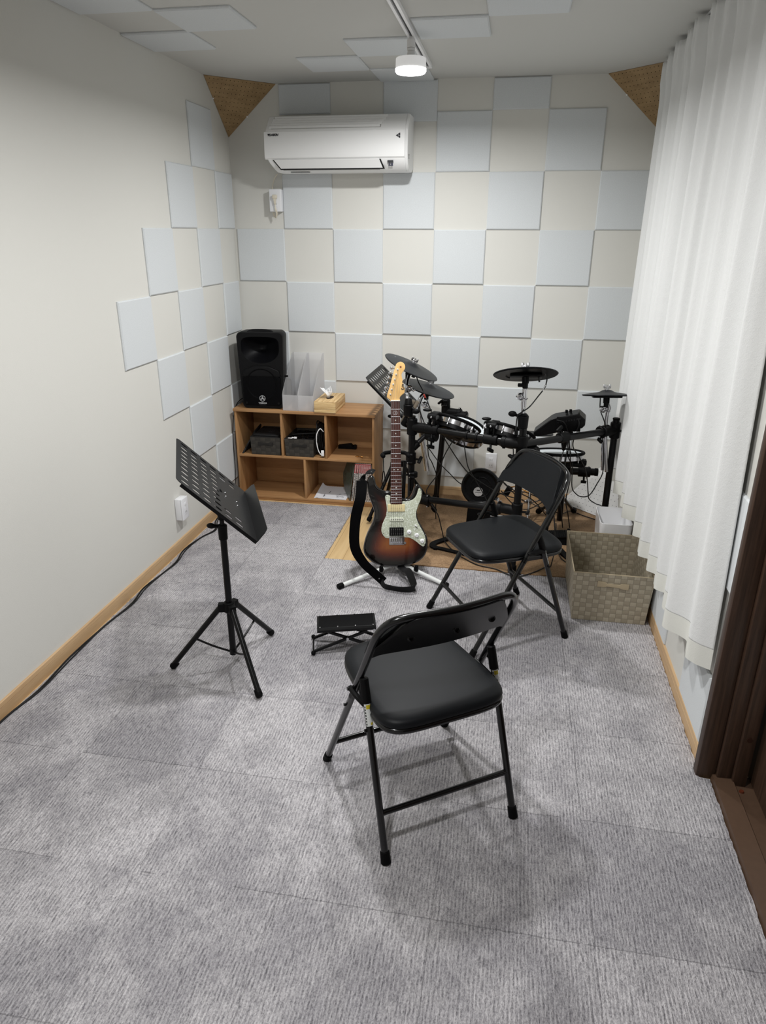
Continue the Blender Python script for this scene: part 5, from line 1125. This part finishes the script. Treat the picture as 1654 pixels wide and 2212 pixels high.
def clamp(c, d, along=.05, rr_=.027, knob=None, name='clamp', par=kit):
    c, d = Vector(c), Vector(d).normalized(); m = MB().cyl(c-d*along, c+d*along, rr_, n=20, bev=.003); side = d.cross(V(0, 0, 1)); side = V(1, 0, 0) if side.length < .1 else side.normalized()
    up = side.cross(d)
    for s2 in (-1, 1): m.cyl(c+d*along*s2*.7+up*rr_*.7-side*.012, c+d*along*s2*.7+up*rr_*.7+side*.012, .010, n=12, bev=.002)
    o = m.build(name, CLAMP, par)
    b = MB()
    for s2 in (-1, 1): b.sph(c+d*along*s2*.7+up*rr_*.75-side*.013, .0045, n=8)
    b.build('clamp_bolt', STEEL, o)
    if knob:
        k2 = Vector(knob); e = c+k2*(rr_+.028); MB().cyl(c+k2*rr_*.7, e, .0055, n=10).box((-.021, -.006, -.008), (.021, .006, .010), M=basis(e, k2.orthogonal().normalized(), k2.cross(k2.orthogonal()).normalized(), k2), r=.004).build('wing_knob', CLAMP, o)
    return o
def tee(v, h, zz, d, knob=None):
    """T-joint: sleeve round the post plus a stub along d"""
    c = V(v[0], v[1], zz); d = Vector(d).normalized(); m = MB().cyl(c-V(0, 0, .042), c+V(0, 0, .042), .027, n=20, bev=.003).cyl(c, c+d*.085, .0255, n=20, bev=.002).cyl(c+d*.078, c+d*.100, .0275, n=20, bev=.002)
    for z2 in (-.024, .024): m.cyl(c+d*.09+V(0, 0, z2), c+d*.09+V(0, 0, z2*1.35), .008, n=10)
    o = m.build('tee_clamp', CLAMP, kit); sd = d.cross(V(0, 0, 1))
    b = MB()
    for z2 in (-.03, .03): b.sph(c+d*.09+V(0, 0, z2)-V(0, 0, 0)+sd*.012, .0045, n=8)
    b.build('clamp_bolt', STEEL, o)
    if knob: k2 = Vector(knob).normalized(); MB().cyl(c+k2*.02, c+k2*.05, .006, n=10).box((-.022, -.006, 0), (.022, .006, .016), M=basis(c+k2*.046, k2.cross(V(0, 0, 1)).normalized(), V(0, 0, 1), k2), r=.004).build('wing_knob', CLAMP, o)
    return o
dU = V(.555, -.21, 0); dR = V(.485, .47, -.03)
tee((1.228, -.88), 0, .69, dU); tee((1.241, -.88), 0, .30, dU, (-.6, -.8, 0)); tee((1.783, -1.09), 0, .685, -dU); tee((1.783, -1.09), 0, .345, -dU, (1, -.2, 0)); tee((1.783, -1.09), 0, .640, dR, (-.9, -.4, -.2)); tee((2.268, -.62), 0, .655, -dR, (1, -.3, 0)); tee((1.335, -.155), 0, .60, (1, -.28, 0))
clamp((1.225, -.88, .52), (0, 0, 1), .03, .027, (.9, -.4, 0)); clamp((1.236, -.88, .43), (0, 0, 1), .014, .026, (-.9, -.3, 0))
# diagonal brace on the left post
MB().cyl((1.232, -.87, .575), (1.330, -.83, .672), .0125, n=18).build('brace_tube', pmat('brace_grey', S(34, 34, 36), .3), kit)
clamp((1.247, -.868, .585), (1, .4, 1), .02, .018); clamp((1.335, -.915, .655), (1, -.38, 0), .03, .026, (0, -.5, -.9))
# cymbal holder sleeves on top of posts
def sleeve(x, y, z0, z1, knob):
    o = MB().cyl((x, y, z0), (x, y, z0+.06), .0235, .0255, n=24, bev=.003).cyl((x, y, z0+.06), (x, y, z1), .0215, .0165, n=24, bev=.003).build('sleeve', CLAMP, kit); k2 = Vector(knob).normalized(); c = V(x, y, (z0+z1)/2+.015)
    MB().cyl(c, c+k2*.048, .007, n=10).sph(c+k2*.055, .020, (1, .55, .7)).build('sleeve_knob', CLAMP, o); return o
sleeve(1.207, -.88, .745, .835, (.8, -.4, -.6)); sleeve(1.779, -1.09, .765, .835, (-1, -.2, .35))
def cymbal(P, n, R, par=kit, back=False, jack=None, label=None, choke=True, mat=PADR):
    M = disc_mat(P, n); o = MB().lathe([(0, .020), (.008, .0195), (.022, .017), (.036, .009), (.05, .0055), (R*.62, .002), (R*.985, -.005), (R, -.0075), (R*.985, -.010), (R*.9, -.009), (R*.6, -.004), (.04, 0), (.0, .006)], M, 56).build('cymbal_pad', mat, par, angle=25)
    if label: o['label'] = label
    m = MB().lathe([(0, -.006), (R*.97, -.0105), (R*.96, -.0125), (R*.62, -.013), (R*.58, -.008), (0, -.007)], M, 48).box((-.07, -.03, -.022), (.075, .045, -.010), M=M, r=.004).cyl(M @ V(0, 0, -.05), M @ V(0, 0, 0), .016, n=18, bev=.002); m.build('underside', PADU, o)
    MB().lathe([(.012, .0185), (.012, .024), (.006, .025), (.0035, .026), (.0035, .044), (0, .045)], M, 16).box((-.018, -.003, .026), (.018, .003, .036), M=M, r=.002).box((-.019, -.0035, .030), (-.008, .0035, .046), M=M, r=.002).box((.008, -.0035, .030), (.019, .0035, .046), M=M, r=.002).build('wing_nut', STEEL, o)
    if jack is not None: a = M @ V(jack*.06, .045*0, -.022); MB().cyl(a, a+V(.004, 0, -.022), .006, .004, n=10).build('cable_plug', CABB, o)
    return M
C1, n1 = V(1.199, -.72, .970), facing((1.199, -.72, .970), -25, 11.5); C2, n2 = V(1.262, -.45, .806), facing((1.262, -.45, .806), -17, 12.5)
C3, n3 = V(1.773, -1.09, 1.024), facing((1.773, -1.09, 1.02), 4, -12); C4, n4 = V(2.200, -.65, .853), facing((2.200, -.65, .853), 3.5, 1.0)
M1 = cymbal(C1, n1, .151, jack=None, label='upper left tilted cymbal pad behind the guitar headstock'); M2 = cymbal(C2, n2, .152, label='lower left tilted cymbal pad'); M3 = cymbal(C3, n3, .147, jack=1, label='middle cymbal pad seen from below'); M4 = cymbal(C4, n4, .124, label='rightmost cymbal pad seen edge-on')
MB().box((-.105, .02, .0), (-.07, .0215, .0014), M=M1).build('cymbal_print', pmat('print_grey', S(170, 172, 174), .5), [c for c in kit.children if c.name.startswith('cymbal_pad')][0])
MB().cyl(M1 @ V(.03, .0, -.05), M1 @ V(.03, 0, -.01), .010, n=12).build('jack_box', CABB, kit)
# chrome arms and tilters
def arm(pts, rr_, tilt, name='cymbal_arm', rod=None):
    o = MB().tube(pts, rr_, n=14, smooth=4).build(name, CHROME, kit); t_ = Vector(tilt); ax = V(.3, -.95, .1).normalized(); m = MB()
    m.cyl(t_-ax*.012, t_+ax*.012, .0175, n=20, bev=.003); m.tube([t_+ax*.016+V(.012*math.cos(a), 0, .012*math.sin(a)) for a in [k2*PI/5 for k2 in range(10)]], .003, n=6, closed=True); m.sph(t_+ax*.02, .006, n=8).tube([t_+ax*.014, t_+ax*.02+V(.02, -.004, -.012), t_+ax*.02+V(.028, -.004, -.004)], .003, n=6)
    m.build('tilter', CHROME, o); return o
arm([V(1.200, -.88, .825), V(1.196, -.86, .855), V(1.184, -.79, .882), V(1.186, -.735, .925)], .0075, (1.198, -.81, .872))
arm([V(1.281, -.52, .335), V(1.250, -.51, .50), V(1.222, -.50, .648), V(1.212, -.49, .74), V(1.235, -.47, .775)], .0085, (1.248, -.53, .725)); MB().cyl((1.262, -.52, .335), (1.216, -.515, .60), .006, n=12).build('boom_rod', pmat('warm_chrome', S(206, 184, 150), .2, metal=1), kit)
MB().tube([V(1.236, -.86, .66), V(1.262, -.70, .62), V(1.245, -.55, .56)], .011, n=12).build('arm_mount', CLAMP, kit)
arm([V(1.776, -1.09, .83), V(1.771, -1.09, .88), V(1.772, -1.09, .90), V(1.773, -1.09, .955)], .0078, (1.757, -1.095, .915), ); MB().cyl((1.782, -1.088, .865), (1.781, -1.088, .948), .006, n=12).build('arm_rod', CHROME, kit)
a4 = arm([V(2.249, -.64, .43), V(2.235, -.64, .52), V(2.216, -.64, .668), V(2.215, -.64, .745), V(2.222, -.64, .775), V(2.211, -.645, .80), V(2.209, -.65, .825)], .0095, (2.190, -.655, .772)); MB().cyl((2.226, -.645, .44), (2.205, -.645, .65), .008, n=14).build('arm_rod', CHROME, kit)
for Mx, kb in ((M3, -1), (M1, 0), (M2, 0), (M4, 0)):
    c = Mx @ V(0, 0, -.05); m = MB().cyl(c-V(0, 0, .022), c+V(0, 0, .010), .0125, n=16, bev=.002)
    if kb: m.box((c.x-.034, c.y-.008, c.z-.016), (c.x, c.y+.008, c.z+.0), r=.004)
    m.build('cymbal_seat', CLAMP, kit)
clamp((2.205, -.66, .66), (.7, .68, 0), .035, .027, (-.3, -.6, -.8))
def pad(P, n, R, dep, head=MESH, lab=None):
    M = disc_mat(P, n); o = MB().lathe([(0, -dep), (R*.80, -dep), (R*.93, -dep+.008), (R*.955, -.03), (R*.955, -.012), (R*.9, -.004), (0, -.004)], M, 48).build('drum_pad', PADB, kit, angle=30)
    if lab: o['label'] = lab
    MB().lathe([(R*.90, -.002), (R*.5, .001), (0, .002), (0, -.003), (R*.9, -.0035)], M, 48).build('head', head, o)
    MB().lathe([(R*.955, -.034), (R*.985, -.034), (R*.985, -.010), (R*.955, -.010)], M, 48).build('chrome_hoop', CHROME, o)
    MB().tube([M @ V(R*.985*math.cos(a), R*.985*math.sin(a), -.002) for a in [k2*PI/28 for k2 in range(56)]], .0085, n=10, closed=True).build('rubber_rim', RUBBER, o)
    for k2 in range(6): a = k2*PI/3+.3; MB().cyl(M @ V(R*1.0*math.cos(a), R*1.0*math.sin(a), -.045), M @ V(R*1.0*math.cos(a), R*1.0*math.sin(a), -.008), .0032, n=8).sph(M @ V(R*1.0*math.cos(a), R*1.0*math.sin(a), -.03), .006, (1, 1, 1.3), n=8).build('lug', STEEL, o)
    MB().cyl(M @ V(0, 0, -dep-.02), M @ V(0, 0, -dep+.002), R*.35, R*.5, n=24).build('pad_base', PADB, o)
    return M
PA = V(1.452, -.82, .703); PBm = V(1.482, -.55, .607); PCm = V(1.722, -.93, .708); PD = V(1.99, -.60, .515)
pad(PA, facing(PA, -18, -11), .127, .062, lab='left tom pad turned away'); pad(PBm, facing(PBm, -20, 27), .132, .06, lab='middle tom pad with its white head showing'); pad(PCm, facing(PCm, -14, -10), .127, .062, lab='right tom pad turned away'); pad(PD, facing(PD, 2, 7), .137, .045, lab='snare pad beneath the module')
# tom brackets clamped onto the front tube
for f in (.195, .735):
    c = V(1.228, -.88, .69).lerp(V(1.783, -1.09, .685), f); d = dU.normalized(); sd = V(-d.y, d.x, 0)
    o = clamp(c, d, .036, .027, (0, -.6, -.8)); m = MB()
    for s2 in (-1, 1): m.box((-.005, -.012, 0), (.005, .012, .075), M=basis(c+d*s2*.014, d, sd, (0, 0, 1)), r=.004)
    m.cyl(c+V(0, 0, .068)-d*.024, c+V(0, 0, .068)+d*.024, .015, n=18, bev=.002).box((-.022, .0, .05), (.022, .055, .085), M=basis(c, d, sd, (0, 0, 1)), r=.006)
    m.sph(c+V(0, 0, .098)-d*.03, .016, (1.5, .8, .5)).build('tom_bracket', CLAMP, o); MB().sph(c+V(0, 0, .068)-sd*.016-d*.0, .0062, n=10).build('bracket_bolt', CHROME, o)
MB().tube([V(1.45, -.19, .585), V(1.46, -.33, .575), V(1.475, -.46, .57)], .012, n=10).build('pad_rod', CLAMP, kit)
clamp((1.44, -.19, .588), (1, -.28, 0), .03, .027); clamp((1.333, -.155, .655), (0, 0, 1), .02, .028, (-.5, -.6, .2))
MB().tube([V(1.99, -.60, .47), V(2.02, -.52, .45), V(2.045, -.44, .43)], .013, n=12).build('snare_mount', CLAMP, kit); MB().box((1.905, -.665, .452), (2.135, -.56, .476), r=.006).box((2.105, -.66, .462), (2.14, -.62, .49), r=.004).build('snare_cradle', CLAMP, kit)
MB().lathe([(0, .006), (.10, .0), (.104, -.006), (.10, -.010), (0, -.008)], disc_mat((1.872, -.34, .545), facing((1.872, -.34, .54), 0, 6)), 40).build('hi_hat_pad', PADR, kit)
# inner snare post, low side tube with end cap
MB().cyl((2.05, -.43, .05), (2.05, -.43, .46), .016, n=20).build('inner_post', TUBE, kit); bar((1.90, -.43, .352), (2.222, -.42, .354), 'side_tube', .0205); MB().cyl((2.215, -.42, .354), (2.236, -.42, .354), .0225, n=20, bev=.003).build('end_cap', RUBBER, kit)
clamp((2.16, -.423, .353), (1, 0, 0), .034, .029, (0, -.35, -.93)); clamp((2.06, -.43, .353), (0, 0, 1), .035, .026)
for f in ((2.155, -.19), (1.95, -.62), (1.93, -.25)):
    lg = MB().tube([V(2.05, -.43, .20), V(f[0], f[1], zf+.012)], .0095, n=10).build('stand_leg', TUBE, kit); e = V(f[0], f[1], zf+.012); d = (e-V(2.05, -.43, .2)).normalized(); MB().tube([e-d*.06, e-d*.015, e+V(0, 0, .002)], [.012, .019, .0135], n=10).build('rubber_foot', RUBBER, lg)
# module
mod = MB(); pf = [(1.843, .655), (1.850, .638), (1.868, .634), (1.965, .661), (2.085, .690), (2.099, .706), (2.097, .735), (2.062, .764), (1.945, .738), (1.925, .728)]
mo = mod.poly([V(x, -.755, z) for x, z in pf], [V(x+.012, -.655, z+.004) for x, z in pf]).build('module', PADB, kit, bevel=.005)
MB().box((1.955, -.757, .672), (2.078, -.752, .745), M=Matrix.Translation((2.0, -.75, .70)) @ Matrix.Rotation(math.radians(-13), 4, 'Y') @ Matrix.Translation((-2.0, .75, -.70)) if False else None, r=.002).build('port_panel', BLACKM, mo)
jm = MB()
for i in range(9): jm.cyl((1.965+i*.013, -.760, .715+i*.0032), (1.965+i*.013, -.754, .715+i*.0032), .0042, n=10)
jm.build('port', pmat('port_dark', S(40, 40, 42), .3, metal=.5), mo)
for x, z in ((2.005, .758), (2.025, .762)): MB().cyl((x, -.70, z-.004), (x, -.70, z+.012), .007, n=12, bev=.001).build('module_knob', BLACKM, mo)
MB().tube([V(1.985, -.70, .66), V(1.975, -.78, .665), V(1.982, -.87, .665)], .012, n=12).tube([V(1.985, -.74, .665), V(1.998, -.84, .60), V(2.005, -.87, .66)], .009, n=10).build('module_bracket', CLAMP, kit)
clamp((1.985, -.885, .673), (.7, .68, -.04), .03, .026, (-.4, -.3, .85)); MB().box((2.0, -.755, .628), (2.045, -.72, .668), r=.004).build('cable_connector', CLAMP, kit)
# drum cables
cabs = [
 [(1.222, -.72, .925), (1.24, -.76, .895), (1.279, -.82, .85), (1.335, -.82, .72), (1.396, -.8, .601), (1.506, -.78, .44), (1.608, -.76, .358), (1.71, -.74, .3), (1.823, -.72, .268)],
 [(1.25, -.46, .79), (1.23, -.6, .725), (1.269, -.583, .592), (1.282, -.567, .448), (1.303, -.55, .394), (1.33, -.533, .312), (1.337, -.517, .216), (1.327, -.5, .136), (1.33, -.5, .03)],
 [(1.46, -.74, .64), (1.44, -.75, .607), (1.388, -.759, .504), (1.369, -.768, .43), (1.353, -.776, .395), (1.313, -.785, .337), (1.303, -.794, .302), (1.328, -.803, .242), (1.369, -.811, .186), (1.393, -.82, .109), (1.42, -.83, .03), (1.50, -.95, .014)],
 [(1.48, -.72, .62), (1.506, -.735, .483), (1.527, -.75, .429), (1.592, -.765, .333), (1.634, -.78, .264), (1.68, -.78, .2)],
 [(1.25, -.39, .45), (1.33, -.417, .357), (1.394, -.433, .3), (1.465, -.45, .244), (1.55, -.45, .22)],
 [(1.874, -1.05, .995), (1.872, -1.052, .975), (1.866, -1.06, .952), (1.841, -1.07, .916), (1.803, -1.08, .864), (1.768, -1.115, .845), (1.752, -1.11, .825), (1.748, -1.12, .76)],
 [(2.168, -.66, .838), (2.17, -.66, .825), (2.177, -.653, .768), (2.199, -.68, .718), (2.222, -.68, .66)],
 [(1.746, -.95, .62), (1.746, -.95, .576), (1.716, -.92, .506), (1.706, -.89, .438), (1.723, -.86, .396), (1.78, -.83, .353), (1.869, -.8, .301), (1.95, -.75, .2)],
 [(1.956, -.758, .728), (1.99, -.77, .722), (2.013, -.765, .68), (2.029, -.76, .616), (2.029, -.7, .485)],
 [(2.061, -.756, .742), (2.067, -.765, .71), (2.053, -.76, .649), (2.051, -.76, .591), (2.098, -.695, .513), (2.134, -.682, .447), (2.153, -.668, .379), (2.166, -.655, .308), (2.177, -.641, .269), (2.212, -.65, .248), (2.247, -.67, .237), (2.262, -.69, .16)],
 [(2.033, -.72, .62), (2.033, -.71, .587), (2.063, -.688, .483), (2.075, -.675, .349), (2.1, -.663, .304), (2.135, -.65, .283), (2.174, -.66, .3), (2.206, -.66, .367), (2.228, -.66, .438), (2.214, -.67, .568), (2.20, -.69, .63)],
 [(2.022, -.735, .642), (2.024, -.74, .535), (2.017, -.74, .424), (2.02, -.648, .282), (2.04, -.624, .165), (2.057, -.6, .073)],
 [(2.026, -.735, .642), (2.043, -.74, .536), (2.063, -.672, .4), (2.054, -.648, .258), (2.075, -.624, .168), (2.095, -.6, .076)],
 [(2.018, -.735, .642), (2.000, -.76, .536), (1.975, -.82, .4), (1.973, -.85, .314), (1.985, -.9, .218), (1.997, -.95, .11), (1.98, -1.0, .016)],
 [(1.50, -.95, .014), (1.527, -.975, .014), (1.605, -1.045, .014), (1.702, -1.078, .014), (1.80, -1.145, .014), (1.887, -1.085, .014), (1.954, -1.008, .014), (1.98, -1.0, .014)],
 [(2.035, -.393, .014), (2.024, -.70, .014), (2.032, -.851, .014), (2.061, -.926, .014), (2.10, -.93, .014)],
 [(1.66, -.36, .14), (1.72, -.35, .17), (1.82, -.34, .18), (1.90, -.33, .155), (1.98, -.30, .10), (2.06, -.28, .03), (2.131, -.175, .014), (2.20, -.235, .014), (2.27, -.29, .014)],
 [(1.70, -.40, .20), (1.78, -.41, .12), (1.86, -.42, .10), (1.95, -.38, .14), (2.04, -.36, .22)],
 [(1.62, -.36, .30), (1.72, -.38, .24), (1.80, -.38, .16), (1.88, -.38, .13), (1.99, -.38, .19), (2.04, -.4, .30)]]
CABD = pmat('drum_cable', S(15, 15, 16), .4)
for i, c in enumerate(cabs): MB().tube([V(*p) for p in c], .0030, n=7, smooth=6).build('cable', CABD, kit)
MB().tube([V(1.2795, -.84, .85), V(1.287, -.837, .832)], .0042, n=8).build('cable_tag', pmat('tag_red', S(176, 62, 50), .5), kit)
MB().tube([V(2.0585, -.762, .675), V(2.0515, -.761, .635)], .0036, n=8).build('cable_tag', WPLAS, kit); MB().tube([V(1.869, -1.056, .965), V(1.858, -1.064, .938)], .0034, n=8).build('cable_tag', WPLAS, kit)
# kick pad tower
kk = thing('kick_pad', 'black round kick drum pad on its own floor tower', 'kick pad', (1.59, -.62, .009))
KM = basis((1.587, -.62, .292), (1, 0, 0), (0, .12, .993), (0, -.993, .12))
MB().lathe([(0, -.02), (.098, -.02), (.107, -.012), (.109, 0), (.106, .012), (.098, .016), (.088, .010), (.084, .006), (.0, .006)], KM, 56).build('pad_disc', PADB, kk, angle=30)
rb2 = MB()
for k2 in range(8): a = k2*PI/4+.2; rb2.box((.030, -.002, .005), (.082, .002, .009), M=KM @ Matrix.Rotation(a, 4, 'Z'))
rb2.lathe([(.052, .006), (.056, .009), (.060, .006)], KM, 40).build('disc_ribs', PADB, kk)
MB().cyl(KM @ V(0, .018, .006), KM @ V(0, .018, .014), .010, n=16, bev=.002).build('centre_bolt', CLAMP, kk)
stk = MB().cyl(KM @ V(-.012, -.026, .0095), KM @ V(-.012, -.026, .0105), .0265, n=30).build('round_sticker', pmat('sticker_silver', S(186, 184, 182), .5), kk)
MB().box((-.014, -.012, 0), (.004, -.006, .0006), M=KM @ Matrix.Translation((-.006, -.008, .0106))).box((-.022, -.003, 0), (.012, -.001, .0006), M=KM @ Matrix.Translation((-.008, -.028, .0106))).build('sticker_print', SPI, stk)
MB().poly([V(1.512, -.63, .0095), V(1.700, -.63, .0095), V(1.700, -.605, .0095), V(1.512, -.605, .0095)], [V(1.525, -.615, .24), V(1.655, -.615, .24), V(1.655, -.595, .24), V(1.525, -.595, .24)]).build('tower_plate', BLACKM, kk, bevel=.004)
bs = MB().ribbon([V(1.50, -.66, .03), V(1.44, -.74, .024), V(1.362, -.815, .018), V(1.352, -.86, .0165), V(1.385, -.885, .0165)], .034, .009, [V(.7, -.7, 0), V(.75, -.65, 0), V(.9, -.3, 0), V(.9, .3, 0), V(.3, .9, 0)], smooth=5).box((1.36, -.895, .0096), (1.372, -.88, .022))
bs.ribbon([V(1.365, -.872, .0165), V(1.65, -.972, .0155)], .028, .008, [V(.33, .94, 0), V(.33, .94, 0)]).ribbon([V(1.65, -.972, .0155), V(1.70, -.80, .0155), V(1.70, -.64, .0155)], .028, .008, [V(1, .2, 0), V(1, 0, 0), V(1, 0, 0)], smooth=3).build('floor_frame', BLACKM, kk)
# pedal with beater between pad and drummer
bd = thing('kick_pedal', 'black kick pedal standing in front of the round pad, half hidden by the folding chair', 'pedal', (1.63, -.78, .009))
MB().box((1.585, -.93, .0175), (1.675, -.68, .026), r=.003).build('base_plate', BLACKM, bd)
for x in (1.66, 1.725): MB().tube([V(x, -.72, .026), V(x, -.71, .165)], .008, n=10).build('upright', BLACKM, bd)
MB().cyl((1.652, -.712, .158), (1.735, -.712, .158), .0075, n=12).build('axle', CHROME, bd); MB().tube([V(1.69, -.712, .158), V(1.68, -.68, .235)], .004, n=8).cyl((1.675, -.70, .235), (1.683, -.66, .24), .014, n=14).build('beater', CHROME, bd)
# hi-hat controller pedal and its chrome stand
hp_ = thing('hi_hat_pedal', 'black ridged hi-hat controller pedal on the cork behind the woven basket', 'pedal', (1.99, -.68, .009))
HM = basis((1.995, -.655, .052), (.995, .06, .07), (-.06, .995, 0), (-.07, 0, .995))
MB().box((-.105, -.05, -.006), (.105, .05, .004), M=HM, r=.003).build('footboard', BLACKM, hp_)
rg = MB()
for i in range(9): rg.box((-.02+i*.0115, -.044, .003), (-.0145+i*.0115, .044, .0058), M=HM)
rg.box((.092, -.052, .002), (.108, .052, .012), M=HM, r=.003).build('ridges', RUBBER, hp_)
MB().poly([V(1.90, -.70, .0095), V(2.09, -.70, .0095), V(2.09, -.61, .0095), V(1.90, -.61, .0095)], [V(1.93, -.69, .03), V(2.09, -.69, .046), V(2.09, -.62, .046), V(1.93, -.62, .03)]).poly([V(1.965, -.70, .0095), V(2.07, -.90, .0095), V(2.10, -.885, .0095), V(2.0, -.69, .0095)], [V(1.965, -.70, .04), V(2.07, -.90, .016), V(2.10, -.885, .016), V(2.0, -.69, .04)]).build('base_frame', BLACKM, hp_)
hs = thing('hi_hat_stand', 'chrome stand with thin legs, mostly hidden behind the folding chair back', 'stand', (1.86, -.33, .009))
MB().cyl((1.872, -.33, .03), (1.872, -.33, .40), .009, n=16).build('tube', CHROME, hs); MB().cyl((1.872, -.33, .10), (1.872, -.33, .13), .016, n=16, bev=.002).sph((1.85, -.345, .12), .010).build('collar', STEEL, hs); MB().cyl((1.872, -.33, .0095), (1.872, -.33, .032), .014, n=14, bev=.002).build('base_cap', CHROME, hs)
for f in ((1.74, -.22), (1.99, -.24), (1.86, -.50)):
    lg = MB().tube([V(1.872, -.33, .115), V(f[0], f[1], .02)], .0045, n=8).tube([V(1.872, -.33, .22), V(1.872, -.33, .22).lerp(V(f[0], f[1], .02), .55)], .004, n=8).build('leg', CHROME, hs); e = V(f[0], f[1], .020); MB().sph(e, .0105, n=10).build('rubber_foot', RUBBER, lg)
bk_ = thing('foam_beater', 'small black pedal block beside the chrome stand', 'block', (1.75, -.27, .15)); MB().box((-.018, -.008, -.032), (.018, .008, .032), M=Matrix.Translation((1.742, -.30, .165)) @ Matrix.Rotation(math.radians(25), 4, 'Y'), r=.006).build('block_body', BLACKM, bk_); MB().tube([V(1.755, -.30, .19), V(1.79, -.31, .20), V(1.872, -.33, .17)], .004, n=8).build('link_rod', BR, bk_)
# drumsticks leaning in the rack
DS = pmat('drumstick_grey_tan', S(150, 138, 122), .5)
for dx, lab in ((0, 'thick tan drumstick in the rack holder, right of the pair'), (-.022, 'thick tan drumstick in the rack holder, left of the pair')):
    o = thing('drumstick', lab, 'drumstick', (1.23+dx, -.80, .76), 0, 'drumsticks in the rack holder'); a = V(1.246+dx, -.80, .804+(.004 if dx else 0)); b = V(1.185+dx, -.80, .688)
    MB().cyl(b, a, .0105, .0105, n=18, bev=.002).build('stick_body', DS, o)
MB().cyl((1.175, -.80, .672), (1.198, -.80, .716), .024, n=18, bev=.003).tube([V(1.186, -.80, .69), V(1.2, -.85, .69), V(1.225, -.875, .69)], .007, n=8).build('stick_holder', CLAMP, kit)
